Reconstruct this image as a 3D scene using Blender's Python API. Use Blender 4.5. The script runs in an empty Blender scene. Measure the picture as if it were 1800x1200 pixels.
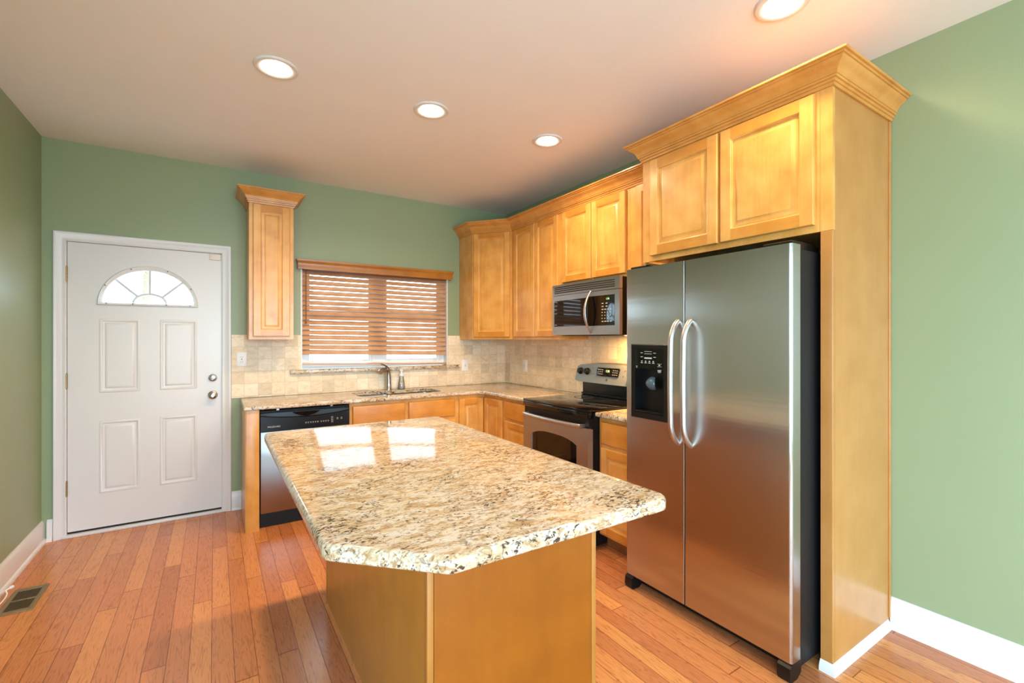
import bpy, bmesh, math, random
from mathutils import Vector, Matrix

random.seed(7)
R = math.radians
C = bpy.context.scene.collection
scn = bpy.context.scene

# ------------------------------------------------------------------ camera
cam_data = bpy.data.cameras.new('camera')
cam_data.sensor_width = 36.0
cam_data.lens = 813.352 / 1800 * 36.0
cam_data.shift_y = -3.8 / 1800
cam_data.clip_start = 0.05
cam = bpy.data.objects.new('camera', cam_data)
cam.location = (0.99976, -4.43146, 1.39673)
cam.rotation_euler = (R(90), 0, R(-32.7626))
C.objects.link(cam)
scn.camera = cam

# ------------------------------------------------------------------ view
scn.view_settings.view_transform = 'Standard'
scn.view_settings.look = 'None'
scn.view_settings.exposure = 0.5
scn.view_settings.gamma = 1.0
scn.view_settings.use_curve_mapping = False
scn.cycles.use_denoising = True
scn.cycles.max_bounces = 10
scn.cycles.diffuse_bounces = 6
scn.cycles.glossy_bounces = 4
scn.cycles.sample_clamp_indirect = 6.0
scn.cycles.caustics_reflective = False
scn.cycles.caustics_refractive = False

# ------------------------------------------------------------------ world: bright overcast sky over greenery
WORLD_STRENGTH = 13.0
w = bpy.data.worlds.new('overcast_sky')
scn.world = w
w.use_nodes = True
nt = w.node_tree
nt.nodes.clear()
wo = nt.nodes.new('ShaderNodeOutputWorld')
bg = nt.nodes.new('ShaderNodeBackground')
tc = nt.nodes.new('ShaderNodeTexCoord')
sx = nt.nodes.new('ShaderNodeSeparateXYZ')
rp = nt.nodes.new('ShaderNodeValToRGB')
mp = nt.nodes.new('ShaderNodeMapRange')
mp.inputs['From Min'].default_value = -1
mp.inputs['From Max'].default_value = 1
nt.links.new(tc.outputs['Generated'], sx.inputs[0])
nt.links.new(sx.outputs['Z'], mp.inputs['Value'])
nt.links.new(mp.outputs[0], rp.inputs[0])
el = rp.color_ramp.elements
el[0].position = 0.42; el[0].color = (0.36, 0.46, 0.52, 1)
el[1].position = 0.56; el[1].color = (0.54, 0.79, 1.0, 1)
nt.links.new(rp.outputs[0], bg.inputs[0])
side = nt.nodes.new('ShaderNodeMapRange')          # sky set dimmer on the kitchen side, brighter towards the unseen rear windows
side.inputs['From Min'].default_value = -0.4; side.inputs['From Max'].default_value = 0.4
side.inputs['To Min'].default_value = WORLD_STRENGTH; side.inputs['To Max'].default_value = WORLD_STRENGTH * 0.62
nt.links.new(sx.outputs['Y'], side.inputs['Value'])
nt.links.new(side.outputs[0], bg.inputs[1])
bg.inputs[1].default_value = WORLD_STRENGTH
nt.links.new(bg.outputs[0], wo.inputs[0])


def kelvin(t):
    return {2700: (1.0, 0.66, 0.36), 3000: (1.0, 0.72, 0.42), 6500: (0.92, 0.97, 1.0)}[t]


def light(name, kind, loc, rot, energy, color, **kw):
    d = bpy.data.lights.new(name, kind)
    d.energy = energy
    d.color = color
    for k, v in kw.items():
        setattr(d, k, v)
    o = bpy.data.objects.new(name, d)
    o.location = loc
    o.rotation_euler = rot
    C.objects.link(o)
    return o


# portals guiding sky light through the unseen rear and side windows and kitchen glazing
W, H, REAR = 3.768, 2.795, -8.2
for nm, loc, rot, sx_, sy_ in (('portal_rear', (1.9, REAR + 0.01, 1.33), (R(90), 0, 0), 3.4, 2.36), ('portal_side', (0.01, -5.9, 1.30), (R(90), 0, R(-90)), 2.6, 2.2),
                               ('portal_kitchen', (2.346, 0.10, 1.60), (R(-90), 0, 0), 1.4, 0.93), ('portal_fanlight', (0.59, 0.04, 1.80), (R(-90), 0, 0), 0.56, 0.26)):
    light(nm, 'AREA', loc, rot, 1.0, (1, 1, 1), shape='RECTANGLE', size=sx_, size_y=sy_).data.cycles.is_portal = True


# ================================================================== helpers
def srgb(r, g, b):
    def f(c):
        c /= 255.0
        return c / 12.92 if c <= 0.04045 else ((c + 0.055) / 1.055) ** 2.4
    return (f(r), f(g), f(b), 1.0)


def box(bm, x0, x1, y0, y1, z0, z1, mi=0, bev=0.0, seg=2):
    if x0 > x1: x0, x1 = x1, x0
    if y0 > y1: y0, y1 = y1, y0
    if z0 > z1: z0, z1 = z1, z0
    vs = [bm.verts.new((x, y, z)) for z in (z0, z1) for y in (y0, y1) for x in (x0, x1)]
    fs = []
    for q in ((0, 2, 3, 1), (4, 5, 7, 6), (0, 1, 5, 4), (2, 6, 7, 3), (0, 4, 6, 2), (1, 3, 7, 5)):
        f = bm.faces.new([vs[i] for i in q])
        f.material_index = mi
        fs.append(f)
    if bev:
        es = list({e for f in fs for e in f.edges})
        r = bmesh.ops.bevel(bm, geom=es, offset=bev, segments=seg, affect='EDGES', profile=0.5)
        for f in r['faces']:
            f.material_index = mi
    return vs


def prism(bm, pts, z0, z1, mi=0, axis='z'):
    """extrude a closed 2-D outline; axis z: (x,y) outline, axis y: (x,z) outline, axis x: (y,z) outline"""
    def P(p, h):
        return {'z': (p[0], p[1], h), 'y': (p[0], h, p[1]), 'x': (h, p[0], p[1])}[axis]
    a = [bm.verts.new(P(p, z0)) for p in pts]
    b = [bm.verts.new(P(p, z1)) for p in pts]
    n = len(pts)
    fs = [bm.faces.new(a), bm.faces.new(b)]
    for i in range(n):
        fs.append(bm.faces.new((a[i], a[(i + 1) % n], b[(i + 1) % n], b[i])))
    for f in fs:
        f.material_index = mi
    bmesh.ops.recalc_face_normals(bm, faces=fs)
    return a, b, fs


def lathe(bm, prof, M=None, seg=24, mi=0, caps=True):
    """revolve (radius, height) about z, then move by matrix M"""
    M = M or Matrix.Identity(4)
    rings = []
    for r, h in prof:
        if r < 1e-6:
            rings.append([bm.verts.new(M @ Vector((0, 0, h)))])
        else:
            rings.append([bm.verts.new(M @ Vector((r * math.cos(2 * math.pi * k / seg), r * math.sin(2 * math.pi * k / seg), h))) for k in range(seg)])
    fs = []
    for a, b in zip(rings, rings[1:]):
        for k in range(seg):
            k2 = (k + 1) % seg
            if len(a) == 1 and len(b) == 1:
                continue
            if len(a) == 1:
                fs.append(bm.faces.new((a[0], b[k], b[k2])))
            elif len(b) == 1:
                fs.append(bm.faces.new((a[k], b[0], a[k2])))
            else:
                fs.append(bm.faces.new((a[k], b[k], b[k2], a[k2])))
    if caps and len(rings[0]) > 1:
        fs.append(bm.faces.new(rings[0]))
    if caps and len(rings[-1]) > 1:
        fs.append(bm.faces.new(rings[-1]))
    for f in fs:
        f.material_index = mi
    bmesh.ops.recalc_face_normals(bm, faces=fs)


def tube(bm, pts, rad, seg=12, mi=0, flat=1.0, side=None):
    """tube along pts; rad a number or list; flat squashes it across 'side'"""
    pts = [Vector(p) for p in pts]
    n = len(pts)
    rads = rad if isinstance(rad, (list, tuple)) else [rad] * n
    rings = []
    ref = None
    for i, p in enumerate(pts):
        d = (pts[min(i + 1, n - 1)] - pts[max(i - 1, 0)]).normalized()
        if side is not None:
            u = Vector(side); u = (u - d * u.dot(d)).normalized()
        elif ref is None:
            a = Vector((0, 0, 1)) if abs(d.z) < 0.9 else Vector((1, 0, 0))
            u = d.cross(a).normalized()
        else:
            u = (ref - d * ref.dot(d)).normalized()
        ref = u
        v = d.cross(u)
        rings.append([bm.verts.new(p + u * rads[i] * math.cos(2 * math.pi * k / seg) + v * rads[i] * flat * math.sin(2 * math.pi * k / seg)) for k in range(seg)])
    fs = []
    for a, b in zip(rings, rings[1:]):
        for k in range(seg):
            fs.append(bm.faces.new((a[k], a[(k + 1) % seg], b[(k + 1) % seg], b[k])))
    fs.append(bm.faces.new(rings[0])); fs.append(bm.faces.new(rings[-1]))
    for f in fs:
        f.material_index = mi
    bmesh.ops.recalc_face_normals(bm, faces=fs)


def bez(p0, p1, p2, p3, n=12):
    p0, p1, p2, p3 = map(Vector, (p0, p1, p2, p3))
    out = []
    for i in range(n + 1):
        t = i / n
        out.append(p0 * (1 - t) ** 3 + p1 * 3 * t * (1 - t) ** 2 + p2 * 3 * t * t * (1 - t) + p3 * t ** 3)
    return out


def rings_panel(bm, x0, x1, z0, z1, steps, mi=0, close=True):
    """nested rectangles in the x-z plane; steps = (inset, y)"""
    prev = None
    fs = []
    for ins, y in steps:
        r = [bm.verts.new(p) for p in ((x0 + ins, y, z0 + ins), (x1 - ins, y, z0 + ins), (x1 - ins, y, z1 - ins), (x0 + ins, y, z1 - ins))]
        if prev:
            for k in range(4):
                fs.append(bm.faces.new((prev[k], prev[(k + 1) % 4], r[(k + 1) % 4], r[k])))
        prev = r
    if close:
        fs.append(bm.faces.new(prev))
    for f in fs:
        f.material_index = mi
    return fs


def cab_door(bm, x0, x1, z0, z1, yb, fr=0.052, th=0.02):
    """raised-panel cabinet door: back at yb, front at yb - th; slot 0 upright grain, slot 1 lying grain"""
    yf = yb - th
    rings_panel(bm, x0, x1, z0, z1, [(0, yb), (0, yf + 0.004), (0.002, yf + 0.001), (0.004, yf)], 0, False)
    a, b = 0.004, fr
    # stiles run the full height, rails sit between them
    q = [((x0 + a, x0 + b), (z0 + a, z1 - a), 0), ((x1 - b, x1 - a), (z0 + a, z1 - a), 0),
         ((x0 + b, x1 - b), (z0 + a, z0 + b), 1), ((x0 + b, x1 - b), (z1 - b, z1 - a), 1)]
    for (u0, u1), (w0, w1), mi in q:
        f = bm.faces.new([bm.verts.new(p) for p in ((u0, yf, w0), (u1, yf, w0), (u1, yf, w1), (u0, yf, w1))])
        f.material_index = mi
    rings_panel(bm, x0, x1, z0, z1, [(b, yf), (b + 0.003, yf + 0.004), (b + 0.006, yf + 0.005), (b + 0.008, yf + 0.010), (b + 0.012, yf + 0.011),
                                     (b + 0.032, yf + 0.004), (b + 0.035, yf + 0.002), (b + 0.037, yf + 0.002)], 0, True)
    f = bm.faces.new([bm.verts.new(p) for p in ((x0, yb, z0), (x0, yb, z1), (x1, yb, z1), (x1, yb, z0))])


def slab_front(bm, x0, x1, z0, z1, yb, th=0.02, mi=1):
    yf = yb - th
    rings_panel(bm, x0, x1, z0, z1, [(0, yb), (0, yf + 0.006), (0.002, yf + 0.003), (0.006, yf + 0.0005), (0.009, yf)], mi, True)
    bm.faces.new([bm.verts.new(p) for p in ((x0, yb, z0), (x0, yb, z1), (x1, yb, z1), (x1, yb, z0))])


def sweep(bm, path, prof, closed_prof=True, mi=0, left=True):
    """mitred sweep of a (projection, z) profile along an x-y polyline; projection goes to the right of travel unless left"""
    P = [Vector((p[0], p[1])) for p in path]
    n = len(P)
    dirs = [(P[i + 1] - P[i]).normalized() for i in range(n - 1)]
    nor = [Vector((-d.y, d.x)) if left else Vector((d.y, -d.x)) for d in dirs]
    rings = []
    for i in range(n):
        if i == 0: m = nor[0]
        elif i == n - 1: m = nor[-1]
        else:
            m = (nor[i - 1] + nor[i]).normalized()
            m = m / m.dot(nor[i])
        rings.append([bm.verts.new((P[i].x + m.x * p, P[i].y + m.y * p, z)) for p, z in prof])
    k = len(prof)
    fs = []
    for a, b in zip(rings, rings[1:]):
        for j in range(k if closed_prof else k - 1):
            fs.append(bm.faces.new((a[j], a[(j + 1) % k], b[(j + 1) % k], b[j])))
    fs.append(bm.faces.new(rings[0])); fs.append(bm.faces.new(rings[-1]))
    for f in fs:
        f.material_index = mi
    bmesh.ops.recalc_face_normals(bm, faces=fs)


def obj(name, bm, mats, parent=None, loc=(0, 0, 0), rotz=0.0, smooth=35, recalc=False):
    if recalc:
        bmesh.ops.recalc_face_normals(bm, faces=bm.faces[:])
    me = bpy.data.meshes.new(name)
    bm.to_mesh(me); bm.free()
    for m in (mats if isinstance(mats, (list, tuple)) else [mats]):
        me.materials.append(m)
    if smooth:
        for p in me.polygons: p.use_smooth = True
        me.set_sharp_from_angle(angle=R(smooth))
    o = bpy.data.objects.new(name, me)
    C.objects.link(o)
    o.location = loc
    o.rotation_euler = (0, 0, rotz)
    if parent: o.parent = parent
    return o


def tag(o, label, cat, group=None, kind=None):
    o['label'] = label
    o['category'] = cat
    if group: o['group'] = group
    if kind: o['kind'] = kind
    return o


def thing(name, label, cat, loc=(0, 0, 0), rotz=0.0, group=None, kind=None):
    o = bpy.data.objects.new(name, None)
    o.empty_display_size = 0.05
    C.objects.link(o)
    o.location = loc
    o.rotation_euler = (0, 0, rotz)
    return tag(o, label, cat, group, kind)


def struct(name, bm, mats, label, cat, **k):
    return tag(obj(name, bm, mats, **k), label, cat, kind='structure')


def text(name, s, size, M, mat, parent, align='CENTER', depth=0.0004):
    cu = bpy.data.curves.new(name, 'FONT')
    cu.body = s; cu.size = size; cu.align_x = align; cu.align_y = 'CENTER'; cu.extrude = depth
    t = bpy.data.objects.new(name, cu)
    C.objects.link(t)
    bpy.context.view_layer.update()
    me = bpy.data.meshes.new_from_object(t.evaluated_get(bpy.context.evaluated_depsgraph_get()))
    bpy.data.objects.remove(t)
    me.transform(M)
    me.materials.append(mat)
    o = bpy.data.objects.new(name, me)
    C.objects.link(o)
    if parent: o.parent = parent
    return o


FRONT = Matrix.Rotation(R(90), 4, 'X')        # lays text in the x-z plane, read from -y


def B():
    return bmesh.new()


# ================================================================== materials
class N:
    def __init__(s, name):
        s.m = bpy.data.materials.new(name)
        s.m.use_nodes = True
        s.t = s.m.node_tree
        s.b = s.t.nodes['Principled BSDF']

    def n(s, typ, **kw):
        x = s.t.nodes.new('ShaderNode' + typ)
        for k, v in kw.items():
            if k.startswith('i_'):
                x.inputs[k[2:].replace('_', ' ')].default_value = v
            else:
                setattr(x, k, v)
        return x

    def l(s, a, b):
        s.t.links.new(a, b)

    def math(s, op, a, b=None, c=None):
        x = s.n('Math', operation=op)
        for i, v in enumerate((a, b, c)):
            if v is None: continue
            if isinstance(v, (int, float)): x.inputs[i].default_value = v
            else: s.l(v, x.inputs[i])
        return x.outputs[0]

    def ramp(s, fac, stops, interp='LINEAR'):
        x = s.n('ValToRGB')
        x.color_ramp.interpolation = interp
        e = x.color_ramp.elements
        while len(e) < len(stops): e.new(0.5)
        for i, (p, c) in enumerate(stops):
            e[i].position = p
            e[i].color = c if len(c) == 4 else (*c, 1)
        s.l(fac, x.inputs[0])
        return x.outputs[0]

    def mix(s, fac, a, b, mode='MIX'):
        x = s.n('Mix', data_type='RGBA', blend_type=mode)
        for i, v in ((0, fac), (6, a), (7, b)):
            if isinstance(v, (int, float)): x.inputs[i].default_value = v
            elif isinstance(v, tuple): x.inputs[i].default_value = v
            else: s.l(v, x.inputs[i])
        return x.outputs[2]

    def noise(s, vec, scale, detail=4, rough=0.55, dist=0.0):
        x = s.n('TexNoise')
        x.inputs['Scale'].default_value = scale
        x.inputs['Detail'].default_value = detail
        x.inputs['Roughness'].default_value = rough
        x.inputs['Distortion'].default_value = dist
        s.l(vec, x.inputs['Vector'])
        return x.outputs['Fac']

    def mapping(s, vec, scale=(1, 1, 1), rot=(0, 0, 0)):
        x = s.n('Mapping')
        x.inputs['Scale'].default_value = scale
        x.inputs['Rotation'].default_value = rot
        s.l(vec, x.inputs['Vector'])
        return x.outputs[0]

    def bump(s, h, strength, dist=0.002):
        x = s.n('Bump')
        x.inputs['Strength'].default_value = strength
        x.inputs['Distance'].default_value = dist
        s.l(h, x.inputs['Height'])
        s.l(x.outputs[0], s.b.inputs['Normal'])

    def set(s, **kw):
        for k, v in kw.items():
            s.b.inputs[k.replace('_', ' ')].default_value = v
        return s


def plain(name, col, rough=0.5, metal=0.0, **kw):
    a = N(name)
    a.set(Base_Color=col, Roughness=rough, Metallic=metal, **kw)
    return a.m


def paint(name, col, rough, bump=0.06):
    a = N(name)
    g = a.n('NewGeometry').outputs['Position']
    v = a.noise(g, 2.0, 3)
    c = a.mix(v, tuple(x * 0.97 for x in col[:3]) + (1,), tuple(min(1, x * 1.03) for x in col[:3]) + (1,))
    a.l(c, a.b.inputs['Base Color'])
    a.set(Roughness=rough)
    a.bump(a.noise(g, 240, 2), bump, 0.001)
    return a.m


def maple(name, horizontal=False, sc0=None, c=((196, 136, 62), (212, 154, 76), (222, 168, 92))):
    a = N(name)
    o = a.n('TexCoord').outputs['Object']
    rnd = a.n('ObjectInfo').outputs['Random']
    off = a.n('CombineXYZ')
    a.l(a.math('MULTIPLY', rnd, 37.0), off.inputs[0])
    a.l(a.math('MULTIPLY', rnd, 11.0), off.inputs[2])
    add = a.n('VectorMath', operation='ADD')
    a.l(o, add.inputs[0]); a.l(off.outputs[0], add.inputs[1])
    sc = (1.2, 9, 9) if horizontal else (9, 9, 1.2)
    v1 = a.noise(a.mapping(add.outputs[0], sc), 1.0, 5, 0.6, 0.6)
    sc = sc0 or sc
    sc2 = (4, 90, 90) if horizontal else (90, 90, 4)
    v2 = a.noise(a.mapping(add.outputs[0], sc2), 1.0, 3, 0.6)
    v3 = a.noise(add.outputs[0], 8.0, 3, 0.5)
    f = a.math('ADD', a.math('MULTIPLY', v1, 0.34), a.math('ADD', a.math('MULTIPLY', v2, 0.14), a.math('MULTIPLY', v3, 0.52)))
    col = a.ramp(f, [(0.36, srgb(*c[0])), (0.5, srgb(*c[1])), (0.64, srgb(*c[2]))])
    a.l(col, a.b.inputs['Base Color'])
    a.set(Roughness=0.34, Coat_Weight=0.25, Coat_Roughness=0.18)
    a.bump(v2, 0.03, 0.001)
    return a.m


def granite(name):
    a = N(name)
    p = a.n('NewGeometry').outputs['Position']
    st = a.mapping(p, (0.55, 1.35, 1.0), (0, 0, R(24)))
    n1 = a.noise(st, 24, 6, 0.65, 0.8)
    base = a.ramp(n1, [(0.30, srgb(164, 134, 96)), (0.42, srgb(190, 167, 133)), (0.50, srgb(204, 188, 162)), (0.66, srgb(210, 203, 191))])
    n2 = a.noise(st, 60, 5, 0.6, 1.2)
    tan = a.ramp(n2, [(0.50, (0, 0, 0)), (0.60, (1, 1, 1))])
    c1 = a.mix(a.math('MULTIPLY', tan, 0.75), base, srgb(152, 112, 66))
    n3 = a.noise(a.mapping(p, (0.8, 1.5, 1), (0, 0, R(-10))), 85, 4, 0.6, 0.8)
    n4 = a.noise(p, 6, 4, 0.6)
    dk = a.math('ADD', n3, a.math('MULTIPLY', a.math('SUBTRACT', n4, 0.5), 0.55))
    c2 = a.mix(a.ramp(dk, [(0.575, (0, 0, 0)), (0.64, (1, 1, 1))]), c1, srgb(74, 56, 44))
    n5 = a.noise(st, 30, 4, 0.6, 1.0)
    c3 = a.mix(a.math('MULTIPLY', a.ramp(n5, [(0.60, (0, 0, 0)), (0.68, (1, 1, 1))]), 0.7), c2, srgb(184, 178, 170))
    vo = a.n('TexVoronoi', feature='DISTANCE_TO_EDGE')
    vo.inputs['Scale'].default_value = 20
    vo.inputs['Randomness'].default_value = 1.0
    vd = a.n('VectorMath', operation='ADD')
    dn = a.n('TexNoise'); dn.inputs['Scale'].default_value = 18; a.l(p, dn.inputs['Vector'])
    sc = a.n('VectorMath', operation='SCALE'); sc.inputs['Scale'].default_value = 0.06
    a.l(dn.outputs['Color'], sc.inputs[0])
    a.l(st, vd.inputs[0]); a.l(sc.outputs[0], vd.inputs[1]); a.l(vd.outputs[0], vo.inputs['Vector'])
    ed = a.ramp(vo.outputs['Distance'], [(0.0, (1, 1, 1)), (0.05, (0, 0, 0))])
    em = a.math('MULTIPLY', ed, a.ramp(a.noise(p, 14, 3), [(0.52, (0, 0, 0)), (0.66, (1, 1, 1))]))
    c4 = a.mix(a.math('MULTIPLY', em, 0.8), c3, srgb(66, 54, 48))
    a.l(c4, a.b.inputs['Base Color'])
    a.set(Roughness=0.08, IOR=1.5)
    return a.m


def planks(name):
    a = N(name)
    p = a.n('NewGeometry').outputs['Position']
    s = a.n('SeparateXYZ'); a.l(p, s.inputs[0])
    u = a.math('DIVIDE', s.outputs['X'], 0.0825)
    row = a.math('FLOOR', u)
    fu = a.math('FRACT', u)
    w1 = a.n('TexWhiteNoise', noise_dimensions='1D'); a.l(row, w1.inputs['W'])
    ln = a.math('ADD', 0.75, a.math('MULTIPLY', w1.outputs['Value'], 0.6))
    vv = a.math('ADD', a.math('DIVIDE', s.outputs['Y'], ln), a.math('MULTIPLY', w1.outputs['Value'], 17.3))
    cell = a.math('FLOOR', vv)
    fv = a.math('FRACT', vv)
    cx = a.n('CombineXYZ'); a.l(row, cx.inputs[0]); a.l(cell, cx.inputs[1])
    w2 = a.n('TexWhiteNoise', noise_dimensions='2D'); a.l(cx.outputs[0], w2.inputs['Vector'])
    rnd = w2.outputs['Value']
    base = a.ramp(rnd, [(0.0, srgb(178, 108, 66)), (0.25, srgb(192, 120, 74)), (0.5, srgb(198, 126, 76)), (0.75, srgb(204, 132, 78)), (1.0, srgb(214, 144, 84))])
    gv = a.n('CombineXYZ')
    a.l(a.math('ADD', a.math('MULTIPLY', s.outputs['X'], 34.0), a.math('MULTIPLY', rnd, 91.0)), gv.inputs[0])
    a.l(a.math('MULTIPLY', s.outputs['Y'], 3.4), gv.inputs[1])
    a.l(a.math('MULTIPLY', rnd, 53.0), gv.inputs[2])
    low = a.noise(gv.outputs[0], 0.7, 3, 0.5, 0.5)
    rings = a.math('ABSOLUTE', a.math('SUBTRACT', a.math('FRACT', a.math('MULTIPLY', low, 11.0)), 0.5))
    fine = a.noise(a.mapping(gv.outputs[0], (6, 3, 1)), 1.0, 4, 0.65)
    g = a.math('ADD', a.math('MULTIPLY', rings, 0.9), a.math('MULTIPLY', fine, 0.75))
    gr = a.ramp(g, [(0.30, (0.66, 0.60, 0.55)), (0.52, (1, 1, 1)), (0.9, (1.08, 1.08, 1.06))])
    col = a.mix(1.0, base, gr, 'MULTIPLY')
    kn = a.ramp(a.noise(p, 9, 2, 0.4), [(0.77, (1, 1, 1)), (0.84, (0.35, 0.25, 0.2))])
    col = a.mix(1.0, col, kn, 'MULTIPLY')
    e1 = a.math('MINIMUM', fu, a.math('SUBTRACT', 1.0, fu))
    e2 = a.math('MULTIPLY', a.math('MINIMUM', fv, a.math('SUBTRACT', 1.0, fv)), 8.0)
    seam = a.ramp(a.math('MINIMUM', e1, e2), [(0.010, (0.36, 0.30, 0.27)), (0.026, (1, 1, 1))])
    col = a.mix(1.0, col, seam, 'MULTIPLY')
    a.l(col, a.b.inputs['Base Color'])
    a.set(Roughness=0.24, IOR=1.5)
    hb = a.math('ADD', a.math('MULTIPLY', g, 0.12), a.ramp(a.math('MINIMUM', e1, e2), [(0.0, (0, 0, 0)), (0.03, (1, 1, 1))]))
    a.bump(hb, 0.10, 0.002)
    return a.m


def travertine(name):
    a = N(name)
    p = a.n('NewGeometry').outputs['Position']
    s = a.n('SeparateXYZ'); a.l(p, s.inputs[0])
    u = a.math('DIVIDE', a.math('ADD', a.math('SUBTRACT', s.outputs['X'], s.outputs['Y']), -1.117), 0.1016)
    v = a.math('DIVIDE', a.math('SUBTRACT', s.outputs['Z'], 0.927), 0.1016)
    cx = a.n('CombineXYZ'); a.l(a.math('FLOOR', u), cx.inputs[0]); a.l(a.math('FLOOR', v), cx.inputs[1])
    wn = a.n('TexWhiteNoise', noise_dimensions='2D'); a.l(cx.outputs[0], wn.inputs['Vector'])
    base = a.ramp(wn.outputs['Value'], [(0.0, srgb(214, 196, 168)), (0.35, srgb(230, 212, 182)), (0.7, srgb(236, 218, 188)), (1.0, srgb(242, 228, 204))])
    av = a.n('VectorMath', operation='ADD')
    sc = a.n('VectorMath', operation='SCALE'); sc.inputs['Scale'].default_value = 9.0
    a.l(wn.outputs['Color'], sc.inputs[0]); a.l(p, av.inputs[0]); a.l(sc.outputs[0], av.inputs[1])
    n1 = a.noise(a.mapping(av.outputs[0], (1, 1, 1.8)), 18, 5, 0.6, 1.0)
    col = a.mix(1.0, base, a.ramp(n1, [(0.3, (0.84, 0.81, 0.77)), (0.55, (1, 1, 1)), (0.75, (1.05, 1.04, 1.02))]), 'MULTIPLY')
    fu, fv = a.math('FRACT', u), a.math('FRACT', v)
    e = a.math('MINIMUM', a.math('MINIMUM', fu, a.math('SUBTRACT', 1.0, fu)), a.math('MINIMUM', fv, a.math('SUBTRACT', 1.0, fv)))
    e = a.math('ADD', e, a.math('MULTIPLY', a.math('SUBTRACT', a.noise(p, 60, 3), 0.5), 0.02))
    gm = a.ramp(e, [(0.008, (1, 1, 1)), (0.018, (0, 0, 0))])
    col = a.mix(gm, col, srgb(206, 188, 158))
    a.l(col, a.b.inputs['Base Color'])
    a.set(Roughness=0.5)
    a.bump(a.math('ADD', a.ramp(e, [(0.0, (0, 0, 0)), (0.03, (1, 1, 1))]), a.math('MULTIPLY', n1, 0.3)), 0.12, 0.002)
    return a.m


def steel(name, col=(0.46, 0.445, 0.43, 1), rough=0.30, aniso=0.9, wave=0.0):
    a = N(name)
    a.set(Base_Color=col, Metallic=1.0, Roughness=rough, Anisotropic=aniso)
    t = a.n('Tangent', direction_type='RADIAL', axis='Z')
    a.l(t.outputs[0], a.b.inputs['Tangent'])
    o = a.n('TexCoord').outputs['Object']
    br = a.noise(a.mapping(o, (160, 160, 2)), 1.0, 3, 0.6)
    r = a.math('ADD', rough - 0.03, a.math('MULTIPLY', br, 0.06))
    a.l(r, a.b.inputs['Roughness'])
    if wave:
        wv = a.math('ADD', a.noise(a.mapping(o, (2.0, 2.0, 3.0)), 1.0, 2, 0.4), a.math('MULTIPLY', a.noise(a.mapping(o, (1.2, 1.2, 26)), 1.0, 2, 0.5), 0.10))
        a.bump(wv, wave, 0.02)
    return a.m


M_wall = paint('green_wall_paint', srgb(143, 159, 123), 0.42)
M_ceil = paint('ceiling_paint', srgb(236, 237, 240), 0.75)
M_white = paint('white_gloss_paint', srgb(219, 219, 220), 0.30, 0.02)
M_floor = planks('oak_floorboards')
M_maple = maple('honey_maple')
M_mapleh = maple('honey_maple_lying_grain', True, c=((184, 117, 42), (198, 132, 50), (208, 145, 62)))
M_panel = maple('maple_veneer', c=((175, 120, 58), (182, 127, 65), (188, 134, 73)))
M_crown = maple('maple_moulding', sc0=(1.5, 1.5, 40), c=((188, 126, 56), (202, 141, 67), (210, 152, 79)))
M_gran = granite('speckled_granite')
M_tile = travertine('travertine_tiles')
M_steel = steel('brushed_stainless', wave=0.0)
M_fsteel = steel('brushed_stainless_door', col=(0.50, 0.48, 0.45, 1), rough=0.22, aniso=0.93, wave=0.16)
M_chrome = plain('satin_nickel', (0.46, 0.44, 0.42, 1), 0.24, 1.0)
M_handle = plain('satin_steel_bar', (0.50, 0.47, 0.45, 1), 0.36, 1.0)
M_black = plain('black_plastic', srgb(14, 13, 13), 0.34, Specular_IOR_Level=0.3)
M_blackm = plain('black_textured_case', srgb(22, 21, 21), 0.5, Specular_IOR_Level=0.3)
M_glassk = plain('black_ceramic_glass', srgb(10, 10, 11), 0.04)
M_dark = plain('dark_void', srgb(10, 9, 9), 0.7)
M_brass = plain('aged_brass', srgb(150, 122, 72), 0.35, 1.0)
M_plate = plain('white_plastic', srgb(236, 236, 234), 0.35)
M_cream = plain('cream_plastic', srgb(226, 216, 204), 0.4)
M_slot = plain('outlet_slots', srgb(70, 66, 62), 0.6)
M_mark = plain('printed_grey_marks', srgb(190, 190, 186), 0.5)
M_markd = plain('printed_dark_marks', srgb(60, 60, 62), 0.5)
M_vinyl = plain('white_vinyl', srgb(238, 240, 240), 0.35)
M_slat = maple('stained_wood_slats', True, c=((184, 136, 98), (198, 152, 114), (210, 166, 128)))
M_slat.node_tree.nodes['Principled BSDF'].inputs['Coat Weight'].default_value = 0.8
M_slat.node_tree.nodes['Principled BSDF'].inputs['Coat Roughness'].default_value = 0.3
M_val = maple('stained_wood_valance', True, c=((146, 90, 22), (162, 102, 26), (174, 112, 32)))
M_cord = plain('tan_cord', srgb(196, 176, 150), 0.7)
M_wand = plain('brown_wand', srgb(140, 84, 44), 0.4)
M_reg = plain('bronze_register', srgb(140, 122, 90), 0.45, 0.4)
M_regd = plain('dark_register_louvers', srgb(88, 74, 52), 0.5, 0.3)
M_silver = plain('silver_panel', srgb(138, 142, 138), 0.40, 0.6)
M_toe = maple('maple_toe_kick', True, c=((128, 84, 40), (142, 96, 48), (152, 106, 56)))


def glass(name, col=(1, 1, 1, 1), rough=0.0):
    a = N(name)
    a.set(Base_Color=col, Roughness=rough, IOR=1.45, Transmission_Weight=1.0)
    # thin pane: shadows pass straight through
    t = a.t
    return a.m


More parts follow.
